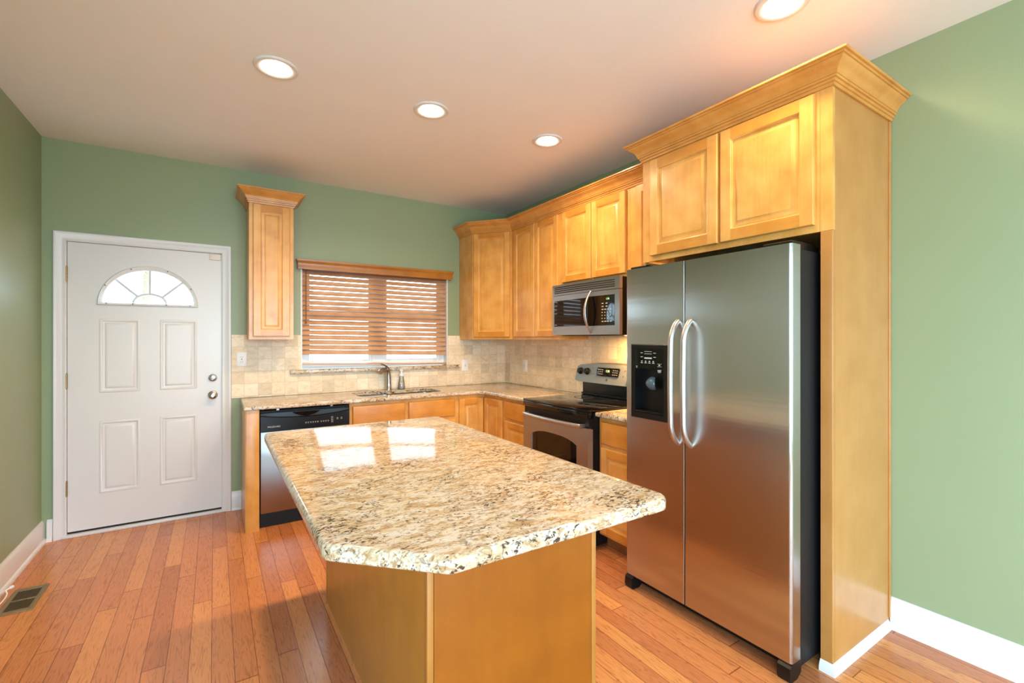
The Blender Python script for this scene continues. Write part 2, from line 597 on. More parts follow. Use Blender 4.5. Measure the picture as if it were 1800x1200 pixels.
def pane(name):
    a = N(name)
    t = a.t
    out = t.nodes['Material Output']
    tr = a.n('BsdfTransparent')
    tr.inputs[0].default_value = (0.96, 0.98, 0.97, 1)
    gl = a.n('BsdfGlossy'); gl.inputs['Roughness'].default_value = 0.0
    fr = a.n('Fresnel'); fr.inputs[0].default_value = 1.45
    mx = a.n('MixShader')
    a.l(fr.outputs[0], mx.inputs[0]); a.l(tr.outputs[0], mx.inputs[1]); a.l(gl.outputs[0], mx.inputs[2])
    a.l(mx.outputs[0], out.inputs[0])
    return a.m


M_pane = pane('window_glass')
M_bottle = pane('clear_bottle_plastic')
M_liquid = plain('pale_lilac_soap', srgb(206, 190, 186), 0.2)


def emit(name, col, s):
    a = N(name)
    a.set(Base_Color=(0.8, 0.8, 0.8, 1), Emission_Color=(*col[:3], 1), Emission_Strength=s)
    return a.m


M_bulb = emit('lit_bulb', (1.0, 0.86, 0.66), 14.0)
M_green = emit('green_display', srgb(90, 220, 60), 0.9)
M_cook = emit('lit_cooktop_lamp', kelvin(2700), 8.0)

# ================================================================== the room
T = 0.14
DX0, DX1, DZ = 0.105, 1.077, 2.108          # rough opening of the door
WX0, WX1, WZ0, WZ1 = 1.640, 3.052, 1.130, 2.075

bm = B()
box(bm, -T, W + T, REAR - T, T, -0.12, 0)
struct('floor', bm, M_floor, 'orange-brown oak strip floorboards running towards the back wall', 'floor', smooth=0)
bm = B()
box(bm, -T, W + T, REAR - T, T, H, H + 0.12)
struct('ceiling', bm, M_ceil, 'plain off-white ceiling with recessed lights', 'ceiling', smooth=0)

bm = B()
box(bm, -T, DX0, 0, T, 0, H)
box(bm, DX0, DX1, 0, T, DZ, H)
box(bm, DX1, WX0, 0, T, 0, H)
box(bm, WX0, WX1, 0, T, 0, WZ0 - 0.035)
box(bm, WX0, WX1, 0, T, WZ1, H)
box(bm, WX1, W + T, 0, T, 0, H)
struct('wall_back', bm, M_wall, 'green painted back wall with the white door and the kitchen window', 'wall', smooth=0)
bm = B()
box(bm, W, W + T, REAR, 0, 0, H)
struct('wall_right', bm, M_wall, 'pale green painted wall beside and behind the refrigerator cabinets', 'wall', smooth=0)
bm = B()
LY0, LY1, LZ1 = -7.2, -4.6, 2.40
box(bm, -T, 0, LY1, 0, 0, H)
box(bm, -T, 0, REAR, LY0, 0, H)
box(bm, -T, 0, LY0, LY1, LZ1, H)
box(bm, -T, 0, LY0, LY1, 0, 0.20)
struct('wall_left', bm, M_wall, 'green painted left wall catching window light', 'wall', smooth=0)
bm = B()
RX0, RX1, RZ1 = 0.2, 3.6, 2.51
box(bm, -T, RX0, REAR - T, REAR, 0, H)
box(bm, RX1, W + T, REAR - T, REAR, 0, H)
box(bm, RX0, RX1, REAR - T, REAR, RZ1, H)
box(bm, RX0, RX1, REAR - T, REAR, 0, 0.15)
struct('wall_rear', bm, M_wall, 'green rear wall behind the camera with the unseen wide window', 'wall', smooth=0)


def base_prof(h=0.15):
    return [(0, 0), (0.028, 0), (0.028, 0.012), (0.022, 0.022), (0.016, 0.026), (0.016, h - 0.036), (0.013, h - 0.026), (0.012, h - 0.016), (0.006, h - 0.006), (0.005, h), (0, h)]


bm = B(); sweep(bm, [(0, REAR), (0, 0)], base_prof(), left=False)
struct('baseboard_left', bm, M_white, 'white baseboard along the left wall', 'baseboard')
bm = B(); sweep(bm, [(0.028, 0), (0.057, 0)], base_prof(), left=False)
sweep(bm, [(1.119, 0), (1.187, 0)], base_prof(), left=False)
struct('baseboard_back', bm, M_white, 'short white baseboard pieces either side of the white door', 'baseboard')
bm = B(); sweep(bm, [(W, -3.5375), (W, REAR)], base_prof(), left=False)
struct('baseboard_right', bm, M_white, 'white baseboard along the right wall beside the tall panel', 'baseboard')

# ---- two unseen windows behind the camera, sized and placed for the daylight they bring
for nm, kind, lab in (('window_2', 'rear', 'unseen wide white framed window in the rear wall, sized for daylight'), ('window_3', 'side', 'unseen white framed window in the left wall behind the camera, placed for daylight')):
    r = thing(nm, lab, 'window', (1.9, REAR, 0.15) if kind == 'rear' else (0, -5.9, 0.20), 0 if kind == 'rear' else R(90), kind='structure')
    hw, hh = (1.7, 2.36) if kind == 'rear' else (1.3, 2.2)
    bm = B()
    s = -1 if kind == 'rear' else 1
    ya, yb_ = s * 0.03, s * 0.09
    box(bm, -hw, -hw + 0.07, ya, yb_, 0, hh); box(bm, hw - 0.07, hw, ya, yb_, 0, hh)
    box(bm, -hw + 0.07, hw - 0.07, ya, yb_, 0, 0.07); box(bm, -hw + 0.07, hw - 0.07, ya, yb_, hh - 0.07, hh)
    box(bm, -0.04, 0.04, ya, yb_, 0.07, hh - 0.07)
    obj('window_frame', bm, M_vinyl, r)

# ================================================================== entry door
d = thing('door_1', 'white steel entry door with a fan-shaped window', 'door', (0.59, 0, 0), kind='structure')
SX0, SX1, SZ0, SZ1 = 0.130 - 0.59, 1.052 - 0.59, 0.036, 2.086
YF = 0.004                                       # face of the slab
FC, FB, FW, FH = 0.0, 1.647, 0.290, 0.288        # fanlight centre, base, half width, height


def ell(a, b, n=28, cx=FC, cz=FB, t0=0, t1=math.pi):
    return [(cx + a * math.cos(t0 + (t1 - t0) * k / n), cz + b * math.sin(t0 + (t1 - t0) * k / n)) for k in range(n + 1)]


bm = B()
# slab with a half-round hole: left and right of an x-z outline, front face and back face
arc = ell(FW, FH)
YB = YF + 0.044
for y in (YF, YB):
    outer_top = [bm.verts.new((x, y, SZ1)) for x, z in arc]
    inner = [bm.verts.new((x, y, z)) for x, z in arc]
    for k in range(len(arc) - 1):
        bm.faces.new((outer_top[k], outer_top[k + 1], inner[k + 1], inner[k]))
    a0, a1 = bm.verts.new((SX1, y, FB)), bm.verts.new((SX1, y, SZ1))
    bm.faces.new((inner[0], a0, a1, outer_top[0]))
    b0, b1 = bm.verts.new((SX0, y, FB)), bm.verts.new((SX0, y, SZ1))
    bm.faces.new((inner[-1], b0, b1, outer_top[-1]))
    c = [bm.verts.new((SX0, y, SZ0)), bm.verts.new((SX1, y, SZ0))]
    if y == YB:
        bm.faces.new((c[0], c[1], a0, inner[0], inner[-1], b0))
    else:
        # front lower part: grid cells with four pressed panels
        xs = [SX0, -0.291, -0.057, 0.060, 0.296, SX1]
        zs = [SZ0, 0.280, 0.805, 1.008, 1.548, FB]
        for i in range(5):
            for j in range(5):
                if i in (1, 3) and j in (1, 3):
                    rings_panel(bm, xs[i], xs[i + 1], zs[j], zs[j + 1], [(0, y), (0.004, y - 0.003), (0.010, y - 0.004), (0.016, y - 0.002), (0.022, y + 0.005), (0.030, y + 0.006),
                                                                    (0.036, y + 0.001), (0.044, y - 0.001), (0.050, y - 0.001)])
                else:
                    bm.faces.new([bm.verts.new(q) for q in ((xs[i], y, zs[j]), (xs[i + 1], y, zs[j]), (xs[i + 1], y, zs[j + 1]), (xs[i], y, zs[j + 1]))])
for (p, q) in (((SX0, SZ0), (SX0, SZ1)), ((SX0, SZ1), (SX1, SZ1)), ((SX1, SZ1), (SX1, SZ0)), ((SX1, SZ0), (SX0, SZ0))):
    bm.faces.new([bm.verts.new(v) for v in ((p[0], YF, p[1]), (q[0], YF, q[1]), (q[0], YB, q[1]), (p[0], YB, p[1]))])
bmesh.ops.remove_doubles(bm, verts=bm.verts[:], dist=1e-5)
slab = obj('door_slab', bm, M_white, d, recalc=True)

bm = B()
o1, o2, o3, o4 = ell(0.304, 0.302), ell(0.296, 0.294), ell(0.284, 0.270), ell(0.272, 0.246)


def ringstrip(bm, loops):
    """closed half-round loops [(outline, y)], skinned one to the next"""
    L = []
    for pts, y in loops:
        L.append([bm.verts.new((x, y, z)) for x, z in pts])
    for a_, b_ in zip(L, L[1:]):
        n = len(a_)
        for k in range(n):
            bm.faces.new((a_[k], a_[(k + 1) % n], b_[(k + 1) % n], b_[k]))


sh = lambda pts, dz: [(x, z + dz) for x, z in pts]
ringstrip(bm, [(o1, YF), (o1, YF - 0.010), (sh(o2, 0.004), YF - 0.018), (sh(o3, 0.016), YF - 0.016), (sh(o4, 0.022), YF - 0.004), (sh(o4, 0.022), YF + 0.02)])
fl = obj('fanlight_frame', bm, M_white, d, recalc=True)
bm = B()
cz = FB + 0.022
for ang in (R(43), R(90), R(137)):
    p0 = (0.099 * math.cos(ang), cz + 0.070 * math.sin(ang)); p1 = (0.272 * math.cos(ang), cz + 0.246 * math.sin(ang))
    tube(bm, [(p0[0], YF + 0.012, p0[1]), (p1[0], YF + 0.012, p1[1])], 0.009, 8)
tube(bm, [(x, YF + 0.012, z) for x, z in ell(0.099, 0.070, 20, 0, cz)], 0.009, 8)
obj('fanlight_grille', bm, plain('grey_white_grille', srgb(206, 210, 214), 0.4), fl)
bm = B()
f_ = bm.faces.new([bm.verts.new((x, YF + 0.024, z)) for x, z in sh(ell(0.276, 0.252), 0.018)])
obj('fanlight_pane', bm, M_pane, fl)
bm = B()
for x, z in [(-0.29 * math.cos(t), FB + 0.012 + 0.278 * math.sin(t)) for t in (R(28), R(68), R(112), R(152))] + [(-0.25, FB + 0.012), (-0.1, FB + 0.012), (0.1, FB + 0.012), (0.25, FB + 0.012)]:
    lathe(bm, [(0.0, 0), (0.0045, 0.0), (0.004, 0.003), (0, 0.0035)], Matrix.Translation((x, YF - 0.0165, z)) @ Matrix.Rotation(R(90), 4, 'X'), 8)
obj('screw_cover', bm, M_markd, fl)

# knob and deadbolt
MX = lambda x, z: Matrix.Translation((x, YF, z)) @ Matrix.Rotation(R(90), 4, 'X')
bm = B()
lathe(bm, [(0.033, 0), (0.033, 0.006), (0.028, 0.010), (0.014, 0.014), (0.012, 0.030), (0.018, 0.036), (0.027, 0.046), (0.0285, 0.056), (0.026, 0.066), (0.018, 0.072), (0.010, 0.073), (0.009, 0.069), (0, 0.069)], MX(0.400, 0.949), 32)
kn = obj('door_knob', bm, M_chrome, d)
bm = B()
lathe(bm, [(0.030, 0), (0.030, 0.008), (0.026, 0.016), (0.020, 0.018), (0.012, 0.020), (0, 0.020)], MX(0.400, 1.088), 32)
db_ = obj('deadbolt', bm, M_chrome, d)
bm = B()
M0 = Matrix.Translation((0.400, YF - 0.027, 1.088)) @ Matrix.Rotation(R(25), 4, 'Y')
v = box(bm, -0.018, 0.018, -0.008, 0.008, -0.006, 0.006, bev=0.003)
bmesh.ops.transform(bm, matrix=M0, verts=bm.verts[:])
obj('thumb_turn', bm, M_chrome, db_)
bm = B(); box(bm, 0.377, 0.454, YF - 0.016, YF, 2.034, 2.080, bev=0.003)
obj('alarm_sensor', bm, M_cream, d)
for z in (1.857, 1.102, 0.346):
    bm = B()
    for k in range(5):
        lathe(bm, [(0.0065, -0.0525 + 0.021 * k), (0.0065, -0.0335 + 0.021 * k)], Matrix.Translation((SX0 - 0.004, YF - 0.009, z)), 12)
    lathe(bm, [(0, -0.058), (0.004, -0.055), (0.0045, 0.055), (0, 0.058)], Matrix.Translation((SX0 - 0.004, YF - 0.009, z)), 10)
    box(bm, SX0 - 0.022, SX0 - 0.004, YF - 0.006, YF - 0.003, z - 0.052, z + 0.052)
    obj('hinge', bm, M_brass, d)
bm = B()
box(bm, SX0, SX1, YF + 0.004, YF + 0.040, 0.022, 0.036)
obj('door_sweep', bm, M_dark, d)
bm = B()
box(bm, SX0 - 0.024, SX1 + 0.024, -0.022, 0.11, 0.0, 0.021, bev=0.004)
obj('threshold', bm, M_white, d)
# jamb and stop behind the slab
bm = B()
box(bm, SX0 - 0.024, SX0 - 0.003, -0.001, 0.12, 0.021, 2.108); box(bm, SX1 + 0.003, SX1 + 0.024, -0.001, 0.12, 0.021, 2.108)
box(bm, SX0 - 0.003, SX1 + 0.003, -0.001, 0.12, 2.089, 2.108)
box(bm, SX0 - 0.003, SX0 + 0.010, 0.050, 0.064, 0.021, 2.089); box(bm, SX1 - 0.010, SX1 + 0.003, 0.050, 0.064, 0.021, 2.089)
box(bm, SX0 + 0.010, SX1 - 0.010, 0.050, 0.064, 2.076, 2.089)
obj('door_jamb', bm, M_white, d)

# casing: mitred colonial profile up, over and down
bm = B()
cp = [(0.0, 0.0), (0.0, 0.010), (0.006, 0.013), (0.012, 0.010), (0.022, 0.011), (0.045, 0.016), (0.052, 0.020), (0.062, 0.020), (0.066, 0.016), (0.068, 0.0)]
ox0, ox1, oz = 0.125, 1.050, 2.088
path = [(ox0, 0, -1, 0), (ox0, oz, -1, 1), (ox1, oz, 1, 1), (ox1, 0, 1, 0)]
rg = []
for (x, z, mx_, mz_) in path:
    rg.append([bm.verts.new((x + mx_ * p, -y, z + mz_ * p)) for p, y in cp])
for a_, b_ in zip(rg, rg[1:]):
    for k in range(len(cp)):
        bm.faces.new((a_[k], a_[(k + 1) % len(cp)], b_[(k + 1) % len(cp)], b_[k]))
bm.faces.new(rg[0]); bm.faces.new(rg[-1])
struct('trim_1', bm, M_white, 'white moulded casing around the entry door', 'door trim', recalc=True)

# ================================================================== window and blind
wn = thing('window_1', 'white vinyl kitchen window behind the wooden blind', 'window', (2.346, 0.0, WZ0), kind='structure')
hw, hh = (WX1 - WX0) / 2, WZ1 - WZ0
bm = B()     # painted reveal lining
box(bm, -hw, -hw + 0.012, 0.0, T, 0, hh); box(bm, hw - 0.012, hw, 0.0, T, 0, hh)
box(bm, -hw + 0.012, hw - 0.012, 0.0, T, hh - 0.012, hh)
obj('reveal', bm, M_white, wn)
bm = B()
a_ = hw - 0.012
y0, y1 = 0.075, 0.125
box(bm, -a_, -a_ + 0.045, y0, y1, 0, hh - 0.012); box(bm, a_ - 0.045, a_, y0, y1, 0, hh - 0.012)
box(bm, -a_ + 0.045, a_ - 0.045, y0, y1, 0, 0.045); box(bm, -a_ + 0.045, a_ - 0.045, y0, y1, hh - 0.085, hh - 0.012)
box(bm, -0.06, 0.06, y0 - 0.004, y1, 0.045, hh - 0.085)
obj('window_frame', bm, M_vinyl, wn)
bm = B()
for x0, x1 in ((-a_ + 0.045, -0.06), (0.06, a_ - 0.045)):
    box(bm, x0, x1, 0.085, 0.115, 0.455, 0.505)
    for s0, s1 in ((0.045, 0.455), (0.505, hh - 0.085)):
        box(bm, x0, x0 + 0.03, 0.09, 0.11, s0, s1); box(bm, x1 - 0.03, x1, 0.09, 0.11, s0, s1)
        box(bm, x0 + 0.03, x1 - 0.03, 0.09, 0.11, s0, s0 + 0.028)
obj('sash', bm, M_vinyl, wn)
bm = B()
box(bm, -a_ + 0.06, -0.08, 0.099, 0.101, 0.06, hh - 0.1); box(bm, 0.08, a_ - 0.06, 0.099, 0.101, 0.06, hh - 0.1)
obj('pane', bm, M_pane, wn)
bm = B()
box(bm, 1.552 - 2.346, 3.173 - 2.346, -0.040, 0.0, -0.036, 0.0, bev=0.005)
box(bm, -hw, hw, -0.001, 0.075, -0.034, -0.0005)
obj('window_sill', bm, M_gran, wn)

bl = thing('wooden_blind', 'orange-brown wooden slat blind hanging in the window over the sink', 'blind', (2.346, 0.028, 1.13))
bm = B()
prof = [(0.0, 0.0), (0.012, 0.0), (0.013, 0.012), (0.011, 0.030), (0.012, 0.052), (0.016, 0.060), (0.020, 0.066), (0.022, 0.078), (0.022, 0.085), (0.0, 0.085)]
xa, xb = 1.622 - 2.346, 3.068 - 2.346
sweep(bm, [(xa, -0.030), (xa, -0.076), (xb, -0.076), (xb, -0.030)], [(p, z + 0.882) for p, z in prof], left=False)
obj('valance', bm, M_val, bl)
bm = B()
box(bm, -0.688, 0.688, -0.026, 0.026, 0.880, 0.925, bev=0.002)
obj('headrail', bm, M_wand, bl)
bm = B()
tilt = R(52)
zt = 0.862
NS = 17
for k in range(NS):
    z = zt - 0.0445 * k
    drop = (k / (NS + 1.0)) ** 3
    n = 6
    vs = []
    for (sx_, ex) in ((-0.695, 0), (0.692, 1)):
        zz = z - (0.004 + 0.03 * drop) * ex + 0.006 * drop * (1 - ex)
        col_ = []
        for j in range(n + 1):
            t = (j / n - 0.5) * 0.050
            camb = 0.0022 * (1 - (2 * j / n - 1) ** 2)
            for th in (-0.0014, 0.0014):
                # outer edge (+y) up, inner edge down
                yy = t * math.cos(tilt) - (camb + th) * math.sin(tilt)
                zl = t * math.sin(tilt) + (camb + th) * math.cos(tilt)
                col_.append(bm.verts.new((sx_, yy, zz + zl)))
        vs.append(col_)
    A_, B_ = vs
    for j in range(n):
        for th in (0, 1):
            i0, i1 = 2 * j + th, 2 * (j + 1) + th
            q = (A_[i0], A_[i1], B_[i1], B_[i0])
            bm.faces.new(q if th == 0 else q[::-1])
    for i0, i1 in ((0, 1), (2 * n, 2 * n + 1)):
        bm.faces.new((A_[i0], A_[i1], B_[i1], B_[i0]))
    for S_ in (A_, B_):
        for j in range(n):
            bm.faces.new((S_[2 * j], S_[2 * j + 1], S_[2 * j + 3], S_[2 * j + 2]))
obj('slats', bm, M_slat, bl, recalc=True)
bm = B()
v = box(bm, -0.697, 0.694, -0.024, 0.024, 0.043, 0.059, bev=0.004)
for q in bm.verts:
    q.co.z -= 0.036 * (q.co.x + 0.697) / 1.39
    q.co.y -= 0.004
obj('bottom_rail', bm, M_slat, bl)
for x in (-0.607, -0.143, 0.098, 0.572):
    bm = B()
    for y in (-0.020, 0.021):
        tube(bm, [(x, y, 0.885), (x, y, 0.052 - 0.036 * (x + 0.697) / 1.39)], 0.0009, 6)
    obj('ladder_cord', bm, M_cord, bl)
bm = B()
tube(bm, [(-0.664, -0.034, 0.90), (-0.664, -0.036, 0.43)], 0.004, 8)
lathe(bm, [(0, -0.026), (0.008, -0.024), (0.008, -0.010), (0.005, 0.0)], Matrix.Translation((-0.664, -0.036, 0.43)), 10)
obj('tilt_wand', bm, M_wand, bl)

# ================================================================== backsplash
bm = B()
box(bm, 1.1185, WX0, -0.010, -0.0005, 0.9145, 1.435)
box(bm, WX0, WX1, -0.010, -0.0005, 0.9145, WZ0 - 0.037)
box(bm, WX1, W - 0.0005, -0.010, -0.0005, 0.9145, 1.435)
tag(obj('tile_backsplash', bm, M_tile, smooth=0), 'cream travertine tile backsplash under the window', 'backsplash')
bm = B()
box(bm, W - 0.010, W - 0.0005, -2.521, -0.0105, 0.9145, 1.425)
tag(obj('tile_backsplash', bm, M_tile, smooth=0), 'beige travertine tile backsplash behind the range, under the wall cabinets', 'backsplash')


def plate(label, loc, rotz, w_, h_, kind):
    r = thing('wall_outlet' if kind == 'outlet' else 'light_switch', label, 'outlet' if kind == 'outlet' else 'switch', loc, rotz)
    bm = B(); box(bm, -w_ / 2, w_ / 2, -0.006, 0, -h_ / 2, h_ / 2, bev=0.0025)
    obj('cover_plate', bm, M_plate, r)
    if kind == 'outlet':
        bm = B(); box(bm, -0.016, 0.016, -0.0085, -0.005, -0.033, 0.033, bev=0.001)
        f = obj('receptacle', bm, M_plate, r)
        bm = B()
        for z in (-0.019, 0.019):
            box(bm, -0.007, -0.005, -0.0088, -0.008, z - 0.004, z + 0.005); box(bm, 0.005, 0.007, -0.0088, -0.008, z - 0.004, z + 0.005)
            box(bm, -0.002, 0.002, -0.0088, -0.008, z - 0.011, z - 0.007)
        box(bm, -0.005, 0.005, -0.0092, -0.008, -0.003, 0.003)
        obj('slot', bm, M_slot, f)
    else:
        bm = B(); box(bm, -0.006, 0.006, -0.0075, -0.005, -0.013, 0.013, bev=0.001)
        f = obj('toggle_base', bm, M_mark, r)
        bm = B(); box(bm, -0.004, 0.004, -0.018, -0.006, 0.000, 0.010, bev=0.002)
        obj('toggle', bm, M_plate, f)
    return r


plate('white outlet on tiles between the entry door and the window', (1.191, -0.0103, 1.232), 0, 0.072, 0.116, 'outlet')
plate('white switch plate on the tiles just right of the window', (3.248, -0.0103, 1.121), 0, 0.076, 0.122, 'switch')
plate('white outlet on the right wall tiles above the counter corner', (W - 0.0103, -0.405, 1.118), R(-90), 0.075, 0.122, 'outlet')

# ================================================================== wall cabinets
UB, UT = 1.396, 2.474
MM = [M_maple, M_mapleh]


def crown_prof(z=2.452):
    return [(p, z + h) for p, h in ((0.0, 0.0), (0.007, 0.0), (0.008, 0.004), (0.008, 0.014), (0.013, 0.0145), (0.0145, 0.018), (0.0145, 0.026), (0.021, 0.0265), (0.0225, 0.030), (0.0225, 0.036),
                                    (0.026, 0.0365), (0.028, 0.046), (0.034, 0.057), (0.043, 0.066), (0.053, 0.073), (0.060, 0.080), (0.063, 0.086), (0.069, 0.0865), (0.071, 0.090), (0.071, 0.094),
                                    (0.079, 0.095), (0.081, 0.098), (0.081, 0.105), (0.0, 0.105))]


def carcass(bm, x0, x1, dep, z0, z1, under=0.018):
    """closed box with a shallow recessed underside"""
    box(bm, x0, x1, -dep, -0.002, z0 + under, z1)
    box(bm, x0, x0 + 0.016, -dep, -0.002, z0, z0 + under); box(bm, x1 - 0.016, x1, -dep, -0.002, z0, z0 + under)
    box(bm, x0 + 0.016, x1 - 0.016, -dep, -dep + 0.02, z0, z0 + under)


# narrow cabinet left of the window
r = thing('wall_cabinet', 'narrow maple wall cabinet hanging alone between door and window', 'cabinet', (1.226, 0, UB))
bm = B(); carcass(bm, 0, 0.315, 0.314, 0, UT - UB); obj('cabinet_body', bm, M_maple, r, smooth=0)
bm = B(); cab_door(bm, 0.027, 0.286, 0.024, 1.056, -0.3145); obj('door', bm, MM, r)
bm = B(); sweep(bm, [(0.0, -0.002), (0.0, -0.3142), (0.315, -0.3142), (0.315, -0.002)], crown_prof(2.460 - UB), left=False)
obj('crown_molding', bm, M_crown, r, smooth=25)

FX = W - 3.455            # depth of the right-hand wall cabinets to the face frame
KX, KY, K2X, K2Y = 3.186, -0.293, 3.455, -0.622
r = thing('corner_wall_cabinet', 'diagonal maple corner wall cabinet right of the window', 'cabinet', (W, 0, UB))
bm = B()
prism(bm, [(-0.002, -0.002), (KX - W, -0.002), (KX - W, KY), (K2X - W, K2Y), (-0.002, K2Y)], 0.018, UT - UB)
prism(bm, [(-0.02, -0.02), (KX - W, -0.02), (KX - W, KY), (K2X - W, K2Y), (K2X - W + 0.02, K2Y), (KX - W + 0.02, KY + 0.006), (KX - W + 0.02, -0.01)], 0, 0.018)
obj('cabinet_body', bm, M_maple, r, smooth=0)
ang = math.atan2(K2Y - KY, K2X - KX)
dl = math.hypot(K2X - KX, K2Y - KY)
bm = B(); cab_door(bm, 0.022, dl - 0.022, 0.024, 1.056, -0.0005)
obj('door', bm, MM, r, loc=(KX - W, KY, 0), rotz=ang)


def rwall_cab(name, label, y0, y1, z0, z1, dep, doors, doorz, **k):
    r = thing(name, label, 'cabinet', (W, y0, z0), R(-90))
    wd = y0 - y1
    bm = B(); carcass(bm, 0.0005, wd - 0.0005, dep, 0, z1 - z0)
    obj('cabinet_body', bm, M_maple, r, smooth=0)
    for (a, b) in doors:
        bm = B(); cab_door(bm, y0 - a, y0 - b, doorz[0] - z0, doorz[1] - z0, -dep - 0.0005, **k)
        obj('door', bm, MM, r)
    return r


rwall_cab('wall_cabinet', 'tall two-door maple wall cabinet left of the microwave', -0.6225, -1.385, UB, UT, FX, [(-0.668, -1.012), (-1.020, -1.352)], (1.420, 2.452))
rwall_cab('wall_cabinet', 'short two-door maple wall cabinet above the microwave', -1.385, -2.146, 1.838, UT, FX, [(-1.414, -1.763), (-1.771, -2.118)], (1.866, 2.452))
rwall_cab('wall_cabinet', 'one-door maple wall cabinet squeezed between microwave and refrigerator cabinet', -2.146, -2.5215, UB, UT, FX, [(-2.215, -2.490)], (1.420, 2.452))

bm = B()
sweep(bm, [(KX, -0.002), (KX, KY - 0.0004), (K2X - 0.0006, K2Y), (K2X - 0.0006, -2.4402)], crown_prof(2.458), left=False)
tag(obj('crown_molding', bm, M_crown, smooth=25), 'maple crown molding running over the corner cabinet and the right-hand wall cabinets', 'crown molding')

# refrigerator surround
CX = 3.163
r = thing('refrigerator_cabinet', 'deep two-door maple cabinet over the refrigerator with a full-height end panel', 'cabinet', (W, -2.522, 1.854), R(-90))
dep = W - CX
bm = B()
box(bm, 0.0005, 0.965, -dep, -0.002, 0.015, 0.612)
box(bm, 0.0005, 0.965, -dep, -dep + 0.02, 0.0, 0.015)
box(bm, 0.966, 1.013, -dep, -dep + 0.02, 0.0, 0.612)
obj('cabinet_body', bm, M_maple, r, smooth=0)
for a, b in ((0.066, 0.499), (0.515, 0.948)):
    bm = B(); cab_door(bm, a, b, 0.030, 0.588, -dep - 0.0005, fr=0.056); obj('door', bm, MM, r)
bm = B(); box(bm, 0.0005, 0.020, -dep, -0.45, -1.853, -0.001)
obj('side_panel', bm, M_panel, r)
bm = B()
sweep(bm, [(0.0, -FX - 0.0815), (0.0, -dep - 0.0005), (1.0135, -dep - 0.0005), (1.0135, -0.002)], crown_prof(2.452 - 1.854), left=False)
obj('crown_molding', bm, M_crown, r, smooth=25)
# the tall end panel belongs to the surround: local x runs towards the viewer's right, local y into the wall
bm = B()
box(bm, 0.9665, 1.0125, -dep + 0.0205, -0.004, -1.854, UT - 1.856)
box(bm, 0.9665, 1.0125, -dep, -dep + 0.02, -1.854, -0.0008, bev=0.0015)
box(bm, 1.0125, 1.0185, -0.026, -0.004, -1.80, 0.596, bev=0.002)
ep = obj('end_panel', bm, M_panel, r, smooth=0)
bm = B()
q = [(0, -1.8535), (0.014, -1.8535), (0.014, -1.836), (0.010, -1.824), (0.003, -1.812), (0, -1.809)]
sweep(bm, [(0.9665, -dep - 0.0005), (1.013, -dep - 0.0005), (1.013, -0.031)], q, left=False)
obj('shoe_molding', bm, M_white, ep)

# ================================================================== base cabinets
CT, CB_ = 0.914, 0.883
BF = 0.582               # depth of the face frame
r = thing('dishwasher_end_panel', 'maple end panel standing left of the dishwasher', 'cabinet panel', (1.188, 0, 0))
bm = B(); box(bm, 0, 0.004, -0.600, -0.002, 0, CB_ - 0.0005); box(bm, 0.0045, 0.088, -0.603, -0.03, 0, CB_ - 0.0005, bev=0.001)
obj('panel', bm, M_maple, r)

r = thing('sink_base_cabinet', 'maple base cabinet under the sink with two flat false fronts', 'cabinet', (1.917, 0, 0))
wd = 0.953
bm = B()
box(bm, 0.0, wd, -BF, -0.003, 0.10, 0.66); box(bm, 0, 0.018, -BF, -0.003, 0.66, CB_ - 0.0005); box(bm, wd - 0.018, wd, -BF, -0.003, 0.66, CB_ - 0.0005)
box(bm, 0.018, wd - 0.018, -BF, -BF + 0.02, 0.66, CB_ - 0.0005)
obj('cabinet_body', bm, M_maple, r, smooth=0)
bm = B(); box(bm, 0, wd, -0.51, -0.01, 0, 0.0995); obj('toe_kick', bm, M_toe, r)
for a, b in ((0.023, 0.460), (0.494, 0.931)):
    bm = B(); slab_front(bm, a, b, 0.698, 0.854, -BF - 0.0005); obj('false_front', bm, MM, r)
    bm = B(); cab_door(bm, a, b, 0.118, 0.672, -BF - 0.0005); obj('door', bm, MM, r)

r = thing('corner_base_cabinet', 'maple corner base cabinet with two doors meeting in the inner corner', 'cabinet', (W, 0, 0))
bx, by = W - 3.166, BF                      # face frame offsets of the two runs
bm = B()
prism(bm, [(-0.003, -0.003), (2.8705 - W, -0.003), (2.8705 - W, -by), (-bx, -by), (-bx, -0.9325), (-0.003, -0.9325)], 0.10, CB_ - 0.0005)
obj('cabinet_body', bm, M_maple, r, smooth=0)
bm = B(); prism(bm, [(-0.01, -0.01), (2.8705 - W, -0.01), (2.8705 - W, -by + 0.07), (-bx + 0.07, -by + 0.07), (-bx + 0.07, -0.9325), (-0.01, -0.9325)], 0.0, 0.0995)
obj('toe_kick', bm, M_toe, r)
bm = B(); cab_door(bm, 2.892 - W, -bx - 0.022, 0.118, 0.850, -by - 0.0005); obj('door', bm, MM, r)
bm = B(); cab_door(bm, by + 0.024, 0.918, 0.118, 0.850, -bx - 0.0005); obj('door', bm, MM, r, rotz=R(-90))


def rbase(name, label, y0, y1, fronts):
    r = thing(name, label, 'cabinet', (W, y0, 0), R(-90))
    wd = y0 - y1
    bm = B(); box(bm, 0.0005, wd - 0.0005, -bx, -0.003, 0.10, CB_ - 0.0005)
    obj('cabinet_body', bm, M_maple, r, smooth=0)
    bm = B(); box(bm, 0.0005, wd - 0.0005, -bx + 0.07, -0.01, 0, 0.0995); obj('toe_kick', bm, M_toe, r)
    bm = B(); slab_front(bm, y0 - fronts[0], y0 - fronts[1], 0.706, 0.854, -bx - 0.0005); obj('drawer', bm, MM, r)
    bm = B(); cab_door(bm, y0 - fronts[0], y0 - fronts[1], 0.118, 0.682, -bx - 0.0005); obj('door', bm, MM, r)
    return r


